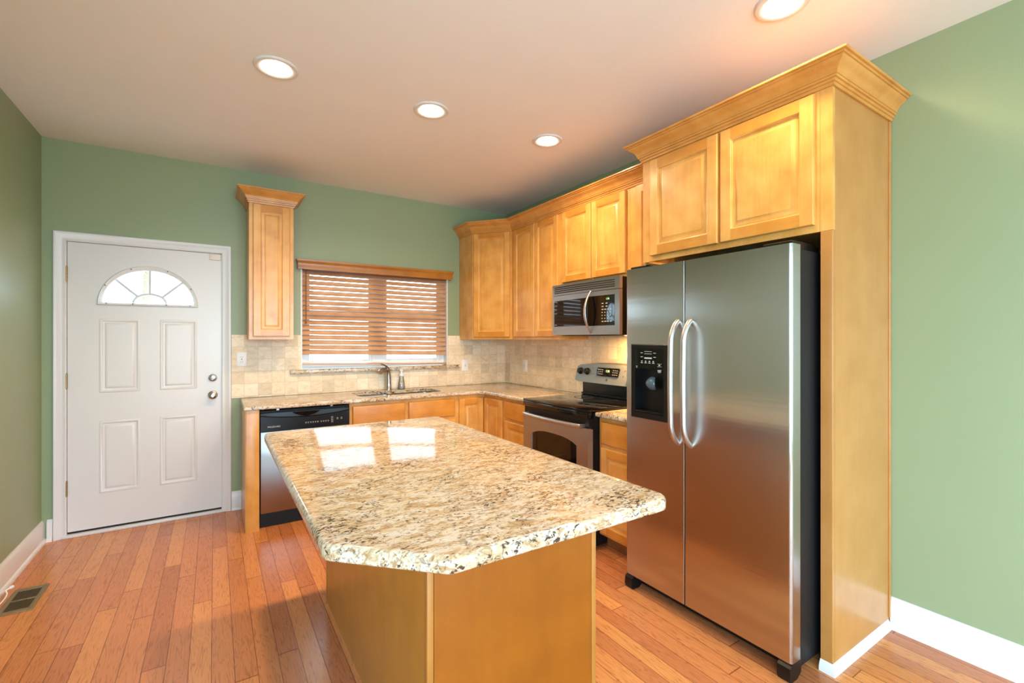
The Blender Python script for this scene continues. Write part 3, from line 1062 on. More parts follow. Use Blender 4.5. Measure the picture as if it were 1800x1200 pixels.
rbase('drawer_base_cabinet', 'maple base cabinet with drawer and door left of the range', -0.9330, -1.382, (-0.968, -1.368))
rbase('drawer_base_cabinet', 'narrow maple base cabinet with drawer between range and refrigerator', -2.148, -2.5215, (-2.176, -2.500))


# ================================================================== worktops
def slab_top(bm, pts, z0, z1, holes=(), r=0.012):
    """slab with a rounded outer edge from an outline (counter-clockwise)"""
    def off(P, dd):
        n = len(P); out = []
        for i in range(n):
            a, b, c = Vector(P[i - 1]), Vector(P[i]), Vector(P[(i + 1) % n])
            d1, d2 = (b - a).normalized(), (c - b).normalized()
            n1, n2 = Vector((-d1.y, d1.x)), Vector((-d2.y, d2.x))
            m = (n1 + n2).normalized(); m = m / max(0.3, m.dot(n1))
            out.append((b.x + m.x * dd, b.y + m.y * dd))
        return out
    lv = [(r * (1 - math.sin(k * math.pi / 8)), z0 + r * 0.6 * (1 - math.cos(k * math.pi / 8))) for k in range(5)]
    lv += [(r * (1 - math.cos(k * math.pi / 8)), z1 - r + r * math.sin(k * math.pi / 8)) for k in range(5)]
    loops = []
    for dd, z in lv:
        loops.append([bm.verts.new((x, y, z)) for x, y in (off(pts, dd) if dd > 1e-6 else pts)])
    n = len(pts)
    for a, b in zip(loops, loops[1:]):
        for k in range(n):
            bm.faces.new((a[k], a[(k + 1) % n], b[(k + 1) % n], b[k]))
    if not holes:
        bm.faces.new(loops[-1]); bm.faces.new(loops[0][::-1])
        return
    for L, flip in ((loops[-1], False), (loops[0], True)):
        z = L[0].co.z
        es = [bm.edges.get((L[k], L[(k + 1) % n])) for k in range(n)]
        for hpts in holes:
            hv = [bm.verts.new((x, y, z)) for x, y in hpts]
            es += [bm.edges.new((hv[k], hv[(k + 1) % len(hv)])) for k in range(len(hv))]
            if not flip: top_h = hv
            else: bot_h = hv
        bmesh.ops.triangle_fill(bm, edges=es, use_beauty=True)
    m = len(top_h)
    for k in range(m):
        bm.faces.new((top_h[k], top_h[(k + 1) % m], bot_h[(k + 1) % m], bot_h[k]))


def rrect(x0, x1, y0, y1, r, n=6):
    out = []
    for cx, cy, a0 in ((x1 - r, y1 - r, 0), (x0 + r, y1 - r, 90), (x0 + r, y0 + r, 180), (x1 - r, y0 + r, 270)):
        for k in range(n + 1):
            t = R(a0 + 90 * k / n)
            out.append((cx + r * math.cos(t), cy + r * math.sin(t)))
    return out


def arc2(cx, cy, r, a0, a1, n=6):
    return [(cx + r * math.cos(R(a0 + (a1 - a0) * k / n)), cy + r * math.sin(R(a0 + (a1 - a0) * k / n))) for k in range(n + 1)]


CFX, CFY = 3.125, -0.622
SK = (2.03, 2.785, -0.485, -0.128)
bm = B()
# counter-clockwise outline
pts = [(1.179, -0.0115), (1.179, CFY)] + arc2(CFX - 0.07, CFY - 0.07, 0.07, 90, 0) + [(CFX, -1.3825), (W - 0.0115, -1.3825), (W - 0.0115, -0.0115)]
slab_top(bm, pts, CB_, CT, holes=[rrect(*SK, 0.07)])
tag(obj('granite_countertop', bm, M_gran, recalc=True), 'L-shaped speckled granite countertop with the sink cut into it', 'countertop')
bm = B()
slab_top(bm, [(CFX, -2.5205), (W - 0.0115, -2.5205), (W - 0.0115, -2.1475), (CFX, -2.1475)], CB_, CT)
tag(obj('granite_countertop', bm, M_gran, recalc=True), 'small granite countertop piece between range and refrigerator', 'countertop')

# sink: two bowls under the cut-out
sk = thing('kitchen_sink', 'stainless double-bowl sink set under the granite below the window', 'sink', (2.4075, -0.3065, CB_))
bm = B()
zt_ = -0.0008
for bx0, bx1 in ((-0.375, -0.012), (0.012, 0.375)):
    top = rrect(bx0, bx1, -0.175, 0.175, 0.06)
    mid = rrect(bx0 + 0.012, bx1 - 0.012, -0.163, 0.163, 0.055)
    lo = rrect(bx0 + 0.05, bx1 - 0.05, -0.125, 0.125, 0.045)
    L = []
    for P_, z in ((top, zt_ - 0.004), (mid, -0.15), (lo, -0.18)):
        L.append([bm.verts.new((x, y, z)) for x, y in P_])
    for a, b in zip(L, L[1:]):
        for k in range(len(a)):
            bm.faces.new((a[k], b[k], b[(k + 1) % len(a)], a[(k + 1) % len(a)]))
    bm.faces.new(L[-1])
    rim = [bm.verts.new((x, y, zt_)) for x, y in rrect(bx0 - 0.010, bx1 + 0.010, -0.19, 0.19, 0.06)]
    for k in range(len(rim)):
        bm.faces.new((rim[k], L[0][k], L[0][(k + 1) % len(rim)], rim[(k + 1) % len(rim)]))
obj('bowl', bm, M_chrome, sk, recalc=True)
for x in (-0.19, 0.19):
    bm = B()
    lathe(bm, [(0.045, -0.1795), (0.043, -0.176), (0.036, -0.178), (0.0, -0.180)], Matrix.Translation((x, 0, 0)), 20)
    obj('drain', bm, M_chrome, sk)

fa = thing('kitchen_faucet', 'satin nickel pull-out faucet with lever standing behind the sink', 'faucet', (2.402, -0.072, CT), R(-48))
bm = B()
lathe(bm, [(0.030, 0.0005), (0.030, 0.006), (0.027, 0.010), (0.025, 0.06)], None, 24)
path = bez((0, 0, 0.05), (0, 0.0, 0.13), (0, -0.004, 0.17), (0, -0.022, 0.20), 8)
tube(bm, path, [0.025, 0.0248, 0.0245, 0.024, 0.0235, 0.023, 0.0225, 0.022, 0.021], 18)
obj('faucet_body', bm, M_chrome, fa)
bm = B()
path = bez((0, -0.006, 0.150), (0.0, -0.03, 0.205), (-0.01, -0.085, 0.215), (-0.016, -0.125, 0.172), 10)
tube(bm, path, [0.017, 0.017, 0.017, 0.018, 0.0185, 0.019, 0.020, 0.021, 0.022, 0.023, 0.0235], 16)
obj('spray_head', bm, M_chrome, fa)
bm = B()
path = bez((0, -0.014, 0.192), (0.0, -0.02, 0.225), (-0.006, -0.06, 0.245), (-0.012, -0.115, 0.252), 10)
tube(bm, path, [0.021, 0.019, 0.016, 0.013, 0.011, 0.0095, 0.0085, 0.008, 0.0075, 0.007, 0.006], 12, flat=0.75)
obj('lever', bm, M_chrome, fa)

so = thing('soap_dispenser', 'clear pump soap bottle with white top beside the faucet', 'soap bottle', (2.535, -0.052, CT))
bm = B()
lathe(bm, [(0.0, 0.0006), (0.031, 0.0006), (0.034, 0.006), (0.033, 0.03), (0.026, 0.075), (0.021, 0.105), (0.021, 0.118), (0.017, 0.122), (0.0, 0.122)], None, 24)
obj('bottle', bm, M_bottle, so)
bm = B()
lathe(bm, [(0.0, 0.003), (0.029, 0.003), (0.0315, 0.008), (0.0312, 0.03), (0.030, 0.042), (0.0, 0.042)], None, 24)
obj('liquid_soap', bm, M_liquid, so)
bm = B()
lathe(bm, [(0.0, 0.1225), (0.021, 0.1225), (0.022, 0.128), (0.022, 0.142), (0.013, 0.148), (0.010, 0.16), (0.010, 0.172), (0.018, 0.176), (0.019, 0.184), (0.016, 0.188), (0, 0.189)], None, 20)
tube(bm, [(0, 0, 0.181), (-0.02, -0.024, 0.181), (-0.026, -0.032, 0.176)], [0.007, 0.006, 0.005], 10)
obj('pump', bm, M_plate, so)

# ================================================================== dishwasher
r = thing('dishwasher', 'dishwasher with black control panel and stainless door below the counter', 'dishwasher', (1.2785, 0, 0))
wd = 0.634
bm = B(); box(bm, 0.004, wd - 0.004, -0.572, -0.03, 0.06, 0.868); box(bm, 0.004, wd - 0.004, -0.52, -0.05, 0.0, 0.06)
obj('tub_housing', bm, M_dark, r)
bm = B(); box(bm, 0.006, wd - 0.006, -0.600, -0.5725, 0.118, 0.716, bev=0.004); obj('door_panel', bm, steel('brushed_stainless_dishwasher', col=(0.33, 0.315, 0.30, 1)), r)
bm = B(); box(bm, 0.006, wd - 0.006, -0.545, -0.523, 0.004, 0.112); obj('toe_plate', bm, M_dark, r)
bm = B()
# control fascia: flat lower part, a shallow smile-shaped step in its upper part
n = 24
up, lo_ = [], []
for k in range(n + 1):
    x = 0.005 + (wd - 0.010) * k / n
    t = 2 * k / n - 1
    up.append((x, 0.832 - 0.024 * (1 - t * t)))
ztop, zbot, yf, ys = 0.852, 0.718, -0.612, -0.603
A1 = [bm.verts.new((x, yf, zbot)) for x, z in up]; A2 = [bm.verts.new((x, yf, z)) for x, z in up]
A3 = [bm.verts.new((x, ys, z + 0.006)) for x, z in up]; A4 = [bm.verts.new((x, ys + 0.004, ztop)) for x, z in up]
A5 = [bm.verts.new((x, -0.575, ztop)) for x, z in up]; A6 = [bm.verts.new((x, -0.575, zbot)) for x, z in up]
for P_, Q_ in ((A1, A2), (A2, A3), (A3, A4), (A4, A5), (A5, A6), (A6, A1)):
    for k in range(n):
        bm.faces.new((P_[k], P_[k + 1], Q_[k + 1], Q_[k]))
bm.faces.new((A1[0], A2[0], A3[0], A4[0], A5[0], A6[0])); bm.faces.new((A1[-1], A2[-1], A3[-1], A4[-1], A5[-1], A6[-1]))
cp_ = obj('control_panel', bm, M_black, r, recalc=True)
bm = B(); prism(bm, [(x, 0.826 - 0.03 * (1 - ((x - 0.315) / 0.095) ** 2) ** 1 + 0.02) for x in [0.22 + 0.019 * k for k in range(11)]] + [(0.41, 0.850), (0.22, 0.850)], -0.6135, -0.606, axis='y')
obj('handle_pocket', bm, M_glassk, cp_)
text('brand_lettering', 'FRIGIDAIRE', 0.0165, Matrix.Translation((0.092, -0.6125, 0.752)) @ FRONT, M_mark, cp_)
bm = B()
for k, x in enumerate([0.305, 0.322, 0.339, 0.356, 0.373, 0.390, 0.415, 0.432, 0.449, 0.466]):
    box(bm, x, x + 0.010, -0.6124, -0.611, 0.762, 0.7655); box(bm, x + 0.002, x + 0.007, -0.6124, -0.611, 0.756, 0.7585)
obj('key_lettering', bm, M_mark, cp_)
bm = B()
for z in (0.748, 0.758, 0.768, 0.778, 0.788):
    box(bm, 0.492, 0.508, -0.6124, -0.611, z, z + 0.0028)
obj('key_lettering', bm, M_mark, cp_)
bm = B()
for x in (0.535, 0.565):
    box(bm, x, x + 0.010, -0.6124, -0.611, 0.776, 0.781); box(bm, x - 0.002, x + 0.011, -0.6124, -0.611, 0.768, 0.7705)
obj('key_lettering', bm, M_mark, cp_)
for x in (0.12, 0.50):
    bm = B(); box(bm, x - 0.009, x + 0.009, -0.590, -0.560, 0.8685, 0.8825)
    obj('mounting_bracket', bm, M_chrome, r)

# ================================================================== range
r = thing('electric_range', 'stainless and black glass-top electric range between the base cabinets', 'range', (W - 0.0105, -1.3845, 0), R(-90))
wd = 0.7605
FRX = -0.690             # front of the oven door (local y)
bm = B(); box(bm, 0.003, wd - 0.003, -0.640, -0.004, 0.02, 0.905)
for x in (0.05, wd - 0.05):
    for y in (-0.58, -0.08):
        lathe(bm, [(0.018, 0.0005), (0.018, 0.0199)], Matrix.Translation((x, y, 0)), 12)
obj('range_body', bm, M_blackm, r)
bm = B()
box(bm, 0.0, wd, FRX - 0.004, -0.085, 0.9152, 0.930, bev=0.004)
box(bm, 0.0, wd, FRX - 0.004, -0.66, 0.872, 0.9150, bev=0.006)
ck = obj('cooktop', bm, M_glassk, r)
M_burn = plain('burner_print', srgb(52, 52, 54), 0.2)
for x, y, rr in ((0.20, -0.52, 0.105), (0.56, -0.50, 0.09), (0.20, -0.23, 0.08), (0.56, -0.23, 0.105)):
    bm = B(); lathe(bm, [(rr, 0.9301), (rr, 0.9304), (rr - 0.002, 0.9304), (rr - 0.002, 0.9301)], Matrix.Translation((x, y, 0)), 40, caps=False)
    obj('burner_ring', bm, M_burn, ck)
bm = B(); box(bm, 0.004, wd - 0.004, FRX + 0.012, -0.641, 0.806, 0.870)
obj('vent_strip', bm, M_black, r)
# oven door with arched window
bm = B()
DZ0, DZ1, OZ0 = 0.245, 0.800, 0.375
ox0_, ox1_ = 0.118, wd - 0.118
top_arc = []
for k in range(17):
    t = k / 16
    top_arc.append((ox0_ + (ox1_ - ox0_) * t, 0.676 + 0.038 * (1 - abs(2 * t - 1) ** 3.0)))
yf, yb = FRX, FRX + 0.045
for y in (yf, yb):
    tp = [bm.verts.new((x, y, DZ1)) for x, z in top_arc]; ac = [bm.verts.new((x, y, z)) for x, z in top_arc]; bo = [bm.verts.new((x, y, OZ0)) for x, z in top_arc]; bb = [bm.verts.new((x, y, DZ0)) for x, z in top_arc]
    for k in range(16):
        bm.faces.new((tp[k], tp[k + 1], ac[k + 1], ac[k])); bm.faces.new((bo[k], bo[k + 1], bb[k + 1], bb[k]))
    for (X, e) in ((0.004, 0), (wd - 0.004, -1)):
        c0, c1, c2, c3 = [bm.verts.new((X, y, z)) for z in (DZ1, top_arc[e][1], OZ0, DZ0)]
        bm.faces.new((tp[e], c0, c1, ac[e])); bm.faces.new((ac[e], c1, c2, bo[e])); bm.faces.new((bo[e], c2, c3, bb[e]))
for X in (0.004, wd - 0.004):
    bm.faces.new([bm.verts.new(v) for v in ((X, yf, DZ0), (X, yf, DZ1), (X, yb, DZ1), (X, yb, DZ0))])
for Z in (DZ0, DZ1):
    bm.faces.new([bm.verts.new(v) for v in ((0.004, yf, Z), (wd - 0.004, yf, Z), (wd - 0.004, yb, Z), (0.004, yb, Z))])
loop = top_arc + [(ox1_, OZ0), (ox0_, OZ0)]
for k in range(len(loop)):
    a, b = loop[k], loop[(k + 1) % len(loop)]
    bm.faces.new([bm.verts.new(v) for v in ((a[0], yf, a[1]), (b[0], yf, b[1]), (b[0], yf + 0.008, b[1]), (a[0], yf + 0.008, a[1]))])
bmesh.ops.remove_doubles(bm, verts=bm.verts[:], dist=1e-5)
od = obj('oven_door', bm, M_steel, r, recalc=True)
bm = B(); prism(bm, [(x, z) for x, z in loop], FRX + 0.007, FRX + 0.012, axis='y')
obj('oven_window', bm, M_glassk, od)
bm = B(); box(bm, 0.006, wd - 0.006, FRX - 0.001, FRX + 0.03, 0.80, 0.806)
path = [(0.03, FRX + 0.004, 0.815)]
hp = []
for k in range(17):
    t = k / 16
    hp.append((0.052 + (wd - 0.104) * t, FRX - 0.030 - 0.022 * (1 - (2 * t - 1) ** 2), 0.818))
tube(bm, [(0.052, FRX + 0.012, 0.818)] + hp + [(wd - 0.052, FRX + 0.012, 0.818)], [0.013] + [0.0165] * 17 + [0.013], 14, flat=0.8, side=(0, 0, 1))
obj('oven_handle', bm, M_handle, od)
bm = B(); box(bm, 0.004, wd - 0.004, FRX + 0.004, -0.641, 0.065, 0.236, bev=0.004); obj('storage_drawer', bm, M_steel, r)
# backguard
bm = B(); box(bm, 0.012, wd - 0.012, -0.078, -0.004, 0.906, 1.055, bev=0.004)
box(bm, 0.012, wd - 0.012, -0.092, -0.07, 0.9305, 0.945)
obj('backguard', bm, M_black, r)
bm = B()
n = 20
f0, f1, b0_, b1_ = [], [], [], []
for k in range(n + 1):
    t = k / n; x = -0.004 + (wd + 0.008) * t
    s = (1 - (2 * t - 1) ** 2)
    e = 0.012 * max(0, (abs(2 * t - 1) - 0.9) * 10) ** 2
    zt1 = 1.178 + 0.022 * s - e
    f0.append(bm.verts.new((x, -0.152 - 0.010 * s, 1.042 + e))); f1.append(bm.verts.new((x, -0.118 - 0.006 * s, zt1)))
    b0_.append(bm.verts.new((x, -0.006, 1.056))); b1_.append(bm.verts.new((x, -0.006, zt1 + 0.004)))
for P_, Q_ in ((f0, f1), (f1, b1_), (b1_, b0_), (b0_, f0)):
    for k in range(n):
        f = bm.faces.new((P_[k], P_[k + 1], Q_[k + 1], Q_[k]))
        if P_ is not f0: f.material_index = 1
for e in (0, -1):
    bm.faces.new((f0[e], f1[e], b1_[e], b0_[e])).material_index = 1
pan = obj('control_panel', bm, [M_silver, M_black], r, recalc=True)
# panel plane frame: leaning back
lean = math.atan2(0.036, 0.150)


def onpanel(x, h, dy=0.0):
    t = x / wd
    s = (1 - (2 * t - 1) ** 2)
    yy = -0.152 - 0.010 * s + (0.034 + 0.004 * s) * h / (0.136 + 0.022 * s)
    return Matrix.Translation((x, yy - dy, 1.042 + h)) @ Matrix.Rotation(-lean, 4, 'X')


for x in (0.052, 0.140, wd - 0.140, wd - 0.052):
    bm = B()
    lathe(bm, [(0.029, 0), (0.029, 0.006), (0.024, 0.010), (0.022, 0.024), (0.018, 0.027), (0, 0.027)], onpanel(x, 0.088, 0.001) @ Matrix.Rotation(R(90), 4, 'X'), 24)
    k_ = obj('control_knob', bm, M_black, pan)
bm = B()
d0 = [(-0.118, -0.034), (0.118, -0.034), (0.126, 0.028), (0.120, 0.036), (-0.120, 0.036), (-0.126, 0.028)]
prism(bm, d0, -0.004, 0.004, axis='y')
bmesh.ops.transform(bm, matrix=onpanel(wd / 2, 0.092), verts=bm.verts[:])
dp = obj('display_panel', bm, M_glassk, pan)
text('clock_digits', '1:36', 0.026, onpanel(wd / 2, 0.102, 0.0055) @ FRONT, M_green, pan)
for xs_ in ((-0.105, -0.085, -0.065), (0.055, 0.075, 0.095)):
    bm = B()
    for x in xs_:
        for z in (-0.018, 0.0, 0.016):
            box(bm, x, x + 0.012, -0.0055, -0.0045, z, z + 0.003)
    bmesh.ops.transform(bm, matrix=onpanel(wd / 2, 0.092), verts=bm.verts[:])
    obj('key_lettering', bm, M_mark, dp)
bm = B()
lathe(bm, [(0.009, 0), (0.009, 0.001), (0, 0.001)], onpanel(wd / 2, 0.034, 0.0012) @ Matrix.Rotation(R(90), 4, 'X'), 20)
obj('badge', bm, M_markd, pan)
for x, h in ((0.20, 0.115), (0.215, 0.072), (wd - 0.20, 0.115), (wd - 0.215, 0.072)):
    bm = B()
    lathe(bm, [(0.004, 0), (0.004, 0.001), (0, 0.001)], onpanel(x, h, 0.0012) @ Matrix.Rotation(R(90), 4, 'X'), 10)
    obj('burner_mark', bm, M_markd, pan)

# ================================================================== microwave
r = thing('microwave_oven', 'stainless over-the-range microwave under the short wall cabinet', 'microwave', (W - 0.0105, -1.388, 1.4295), R(-90))
wd, hh_ = 0.756, 0.4075
dpt = 0.372
bm = B(); box(bm, 0.0, wd, -dpt, -0.0005, 0.0, hh_, bev=0.003); obj('case', bm, M_black, r)


def bow(x):
    t = 2 * x / wd - 1
    return -dpt - 0.028 - 0.016 * (1 - t * t)


bm = B()
n = 24
# face: lower door frame and upper vent bar, both gently bowed
def bowed(bm, x0, x1, z0, z1, dy=0.0, mi=0, thick=0.028, nn=18):
    F0, F1, G0, G1 = [], [], [], []
    for k in range(nn + 1):
        x = x0 + (x1 - x0) * k / nn
        F0.append(bm.verts.new((x, bow(x) - dy, z0))); F1.append(bm.verts.new((x, bow(x) - dy, z1)))
        G0.append(bm.verts.new((x, bow(x) - dy + thick, z0))); G1.append(bm.verts.new((x, bow(x) - dy + thick, z1)))
    fs = []
    for P_, Q_ in ((F0, F1), (F1, G1), (G1, G0), (G0, F0)):
        for k in range(nn):
            fs.append(bm.faces.new((P_[k], P_[k + 1], Q_[k + 1], Q_[k])))
    for e in (0, -1):
        fs.append(bm.faces.new((F0[e], F1[e], G1[e], G0[e])))
    for f in fs: f.material_index = mi
    bmesh.ops.recalc_face_normals(bm, faces=fs)


bowed(bm, 0.0, wd, 0.322, hh_ - 0.0005, thick=0.027)
vt = obj('vent_grille', bm, M_steel, r)
bm = B()
for z in (0.341, 0.356, 0.371, 0.386):
    bowed(bm, 0.03, wd - 0.045, z - 0.0042, z + 0.0042, 0.0008, thick=0.004)
obj('vent_slot', bm, M_dark, vt)
bm = B(); bowed(bm, 0.0, wd, 0.002, 0.3185, thick=0.027)
dr = obj('door', bm, M_steel, r)
bm = B(); bowed(bm, 0.028, 0.440, 0.070, 0.278, 0.0012, thick=0.004); obj('window', bm, M_glassk, dr)
bm = B(); bowed(bm, 0.443, 0.712, 0.066, 0.284, 0.0012, thick=0.004); kp = obj('keypad', bm, M_glassk, dr)
bm = B()
for i in range(7):
    for j in range(4):
        if i < 2 and j > 1: continue
        x = 0.592 + j * 0.026 + (0.012 * j if i < 2 else 0); z = 0.222 - i * 0.0215
        box(bm, x, x + (0.018 if i in (0, 1, 2, 6) else 0.008), bow(x + 0.005) - 0.0022, bow(x + 0.005) - 0.0010, z, z + 0.006)
obj('key_lettering', bm, M_mark, kp)
bm = B(); box(bm, 0.600, 0.668, bow(0.66) - 0.0026, bow(0.63), 0.246, 0.266); ds = obj('display', bm, M_dark, kp)
text('clock_digits', '1:36', 0.020, Matrix.Translation((0.650, bow(0.65) - 0.0034, 0.256)) @ FRONT, M_green, kp)
bm = B()
hp = []
for k in range(21):
    t = k / 20
    s = math.sin(math.pi * t)
    hp.append((0.478 - 0.004 * s, bow(0.478) + 0.006 - 0.062 * s ** 0.8, 0.010 + 0.318 * t))
tube(bm, hp, [0.007 + 0.006 * math.sin(math.pi * k / 20) for k in range(21)], 14, flat=0.6, side=(1, 0, 0))
obj('handle', bm, M_handle, dr)
bm = B(); box(bm, 0.035, 0.042, bow(0.04) - 0.001, bow(0.04) + 0.002, 0.022, 0.030); obj('badge', bm, M_markd, dr)
bm = B(); box(bm, 0.08, wd - 0.08, -dpt + 0.02, -0.06, -0.003, 0.0, bev=0.001); obj('bottom_grille', bm, M_blackm, r)
bm = B(); box(bm, 0.60, 0.70, -0.19, -0.13, -0.006, -0.0032); obj('cooktop_lamp', bm, M_cook, r)
light('cooktop_lamp_light', 'AREA', (W - 0.17, -1.388 - 0.66, 1.4225), (0, 0, 0), 14.0, (1.0, 0.58, 0.22), size=0.06)

# ================================================================== refrigerator
FY0 = -2.573
r = thing('refrigerator', 'stainless side-by-side refrigerator with ice and water dispenser', 'refrigerator', (2.965, FY0, 0), R(-90))
wd = 0.894
# local x to the viewer's right along the front, local y into the cabinet (front of the doors at y=0)
bm = B()
box(bm, 0.006, wd - 0.004, 0.082, 0.775, 0.035, 1.772, bev=0.004)
obj('case', bm, M_blackm, r)


def fdoor(bm, x0, x1, z0, z1, rl, rr, hole=None):
    """door with rounded front uprights; hole = (x0,x1,z0,z1) in the front face"""
    pts = []
    n = 8
    for k in range(n + 1):
        t = R(90 * k / n)
        pts.append((x0 + rl - rl * math.cos(t), rl - rl * math.sin(t)))
    L1 = len(pts)
    for k in range(n + 1):
        t = R(90 * k / n)
        pts.append((x1 - rr + rr * math.sin(t), rr - rr * math.cos(t)))
    pts = pts + [(x1, 0.068), (x0, 0.068)]
    a = [bm.verts.new((x, y, z0)) for x, y in pts]; b = [bm.verts.new((x, y, z1)) for x, y in pts]
    m = len(pts)
    bm.faces.new(a[::-1]); bm.faces.new(b)
    for k in range(m):
        k2 = (k + 1) % m
        if k == L1 - 1 and hole:
            xa, xb = pts[k][0], pts[k2][0]
            h0, h1, h2, h3 = hole
            A = [a[k], a[k2], b[k2], b[k]]
            Hh = [bm.verts.new(v) for v in ((h0, 0, h2), (h1, 0, h2), (h1, 0, h3), (h0, 0, h3))]
            for q in range(4):
                bm.faces.new((A[q], A[(q + 1) % 4], Hh[(q + 1) % 4], Hh[q]))
            continue
        bm.faces.new((a[k], a[k2], b[k2], b[k]))


HO = (0.045, 0.295, 0.968, 1.370)
bm = B(); fdoor(bm, 0.0, 0.386, 0.078, 1.788, 0.012, 0.002, HO)
fz = obj('freezer_door', bm, M_fsteel, r, recalc=True)
bm = B(); fdoor(bm, 0.392, wd + 0.003, 0.078, 1.788, 0.002, 0.014)
fd = obj('fresh_food_door', bm, M_fsteel, r, recalc=True)
bm = B(); box(bm, 0.012, wd - 0.010, 0.0685, 0.0815, 0.085, 1.765); obj('door_gasket', bm, M_dark, r)
# dispenser: bezel, control face, cavity, paddle, tray
bm = B()
z0, z1 = HO[2], HO[3]
x0, x1 = HO[0], HO[1]
cx0, cx1, cz0, cz1 = x0 + 0.026, x1 - 0.030, z0 + 0.030, 1.236
def frame_ring(bm, o, i, yo, yi, mi=0):
    O = [bm.verts.new(v) for v in ((o[0], yo, o[2]), (o[1], yo, o[2]), (o[1], yo, o[3]), (o[0], yo, o[3]))]
    I = [bm.verts.new(v) for v in ((i[0], yi, i[2]), (i[1], yi, i[2]), (i[1], yi, i[3]), (i[0], yi, i[3]))]
    for q in range(4):
        bm.faces.new((O[q], O[(q + 1) % 4], I[(q + 1) % 4], I[q])).material_index = mi


frame_ring(bm, (x0 - 0.001, x1 + 0.001, z0 - 0.001, z1 + 0.001), (x0 - 0.001, x1 + 0.001, z0 - 0.001, z1 + 0.001), 0.002, -0.005)
frame_ring(bm, (x0 - 0.001, x1 + 0.001, z0 - 0.001, z1 + 0.001), (x0 + 0.004, x1 - 0.004, z0 + 0.004, z1 - 0.004), -0.005, -0.008)
frame_ring(bm, (x0 + 0.004, x1 - 0.004, z0 + 0.004, z1 - 0.004), (cx0, cx1, cz0, 1.345), -0.008, -0.004)
frame_ring(bm, (cx0, cx1, cz0, 1.345), (cx0, cx1, cz0, 1.345), -0.004, 0.062)
dsp = obj('dispenser_bezel', bm, M_black, fz)
bm = B()
box(bm, cx0, cx1, -0.002, 0.058, cz1, 1.345)
dcp = obj('dispenser_controls', bm, M_glassk, dsp)
bm = B()
for k in range(4):
    box(bm, cx0 + 0.04 + 0.026 * k, cx0 + 0.054 + 0.026 * k, -0.0028, -0.001, 1.268, 1.272); box(bm, cx0 + 0.043 + 0.026 * k, cx0 + 0.051 + 0.026 * k, -0.0028, -0.001, 1.276, 1.281)
box(bm, cx0 + 0.065, cx0 + 0.115, -0.0028, -0.001, 1.292, 1.299)
box(bm, cx0 + 0.065, cx0 + 0.115, -0.0028, -0.001, 1.318, 1.320); box(bm, cx0 + 0.065, cx0 + 0.115, -0.0028, -0.001, 1.330, 1.332)
for z in (1.300, 1.322):
    box(bm, cx0 + 0.038, cx0 + 0.054, -0.0028, -0.001, z, z + 0.003); box(bm, cx0 + 0.126, cx0 + 0.142, -0.0028, -0.001, z, z + 0.003)
obj('key_lettering', bm, M_mark, dcp)
bm = B()
for z in (1.252, 1.266):
    box(bm, cx0 + 0.152, cx0 + 0.180, -0.0028, -0.001, z, z + 0.0015)
box(bm, cx0 + 0.160, cx0 + 0.170, -0.0028, -0.001, 1.257, 1.263)
obj('key_lettering', bm, M_mark, dcp)
bm = B(); box(bm, cx0 + 0.006, cx0 + 0.015, -0.0035, -0.001, 1.240, 1.252, bev=0.001); obj('badge', bm, M_silver, dcp)
bm = B(); box(bm, cx0, cx1, 0.050, 0.0605, cz0, cz1 - 0.0005); box(bm, cx0 + 0.0005, cx1 - 0.0005, -0.004, 0.049, cz0 + 0.0005, cz0 + 0.012, bev=0.003)
obj('dispenser_cavity', bm, M_black, dsp)
bm = B()
pts = bez((0.165, 0.030, 1.190), (0.165, 0.004, 1.170), (0.165, 0.004, 1.150), (0.165, 0.026, 1.130), 6)
tube(bm, pts, [0.018, 0.024, 0.029, 0.031, 0.031, 0.028, 0.024], 14, flat=0.35, side=(1, 0, 0))
obj('dispenser_paddle', bm, plain('smoky_blue_plastic', srgb(70, 92, 104), 0.12), dsp)
bm = B(); lathe(bm, [(0.012, 1.236), (0.010, 1.222), (0.006, 1.218), (0.0, 1.218)], Matrix.Translation((0.215, 0.025, 0)), 14)
obj('water_nozzle', bm, M_mark, dsp)
for par, x in ((fz, 0.350), (fd, 0.424)):
    bm = B()
    p = bez((x, 0.004, 0.872), (x, -0.030, 0.890), (x, -0.056, 0.930), (x, -0.057, 0.985), 9) + [Vector((x, -0.059, 1.10)), Vector((x, -0.060, 1.18)), Vector((x, -0.059, 1.27))] + bez((x, -0.057, 1.375), (x, -0.056, 1.43), (x, -0.030, 1.470), (x, 0.004, 1.488), 9)
    tube(bm, p, 0.0135, 16)
    obj('door_handle', bm, M_handle, par)
for x0_, x1_ in ((0.01, 0.12), (wd - 0.13, wd - 0.012)):
    bm = B()
    prism(bm, [(0.03, 1.7885), (0.03, 1.802), (0.036, 1.806), (0.17, 1.806), (0.26, 1.792), (0.26, 1.7725), (0.085, 1.7725), (0.085, 1.7885)], x0_, x1_, axis='x')
    obj('hinge_cover', bm, M_black, r)
bm = B(); box(bm, 0.05, wd - 0.05, 0.075, 0.0815, 0.014, 0.078); obj('base_grille', bm, M_black, r)
for x in (0.022, wd - 0.030):
    bm = B()
    prism(bm, [(0.000, 0.0005), (0.050, 0.0005), (0.0815, 0.020), (0.0815, 0.074), (0.010, 0.074), (-0.006, 0.060), (-0.010, 0.02)], x - 0.022, x + 0.030, axis='x')
    lathe(bm, [(0.028, 0.0), (0.028, 0.006), (0.02, 0.008), (0, 0.008)], Matrix.Translation((x - 0.022, 0.03, 0.034)) @ Matrix.Rotation(R(-90), 4, 'Y'), 16)
    obj('roller_foot', bm, M_black, r)

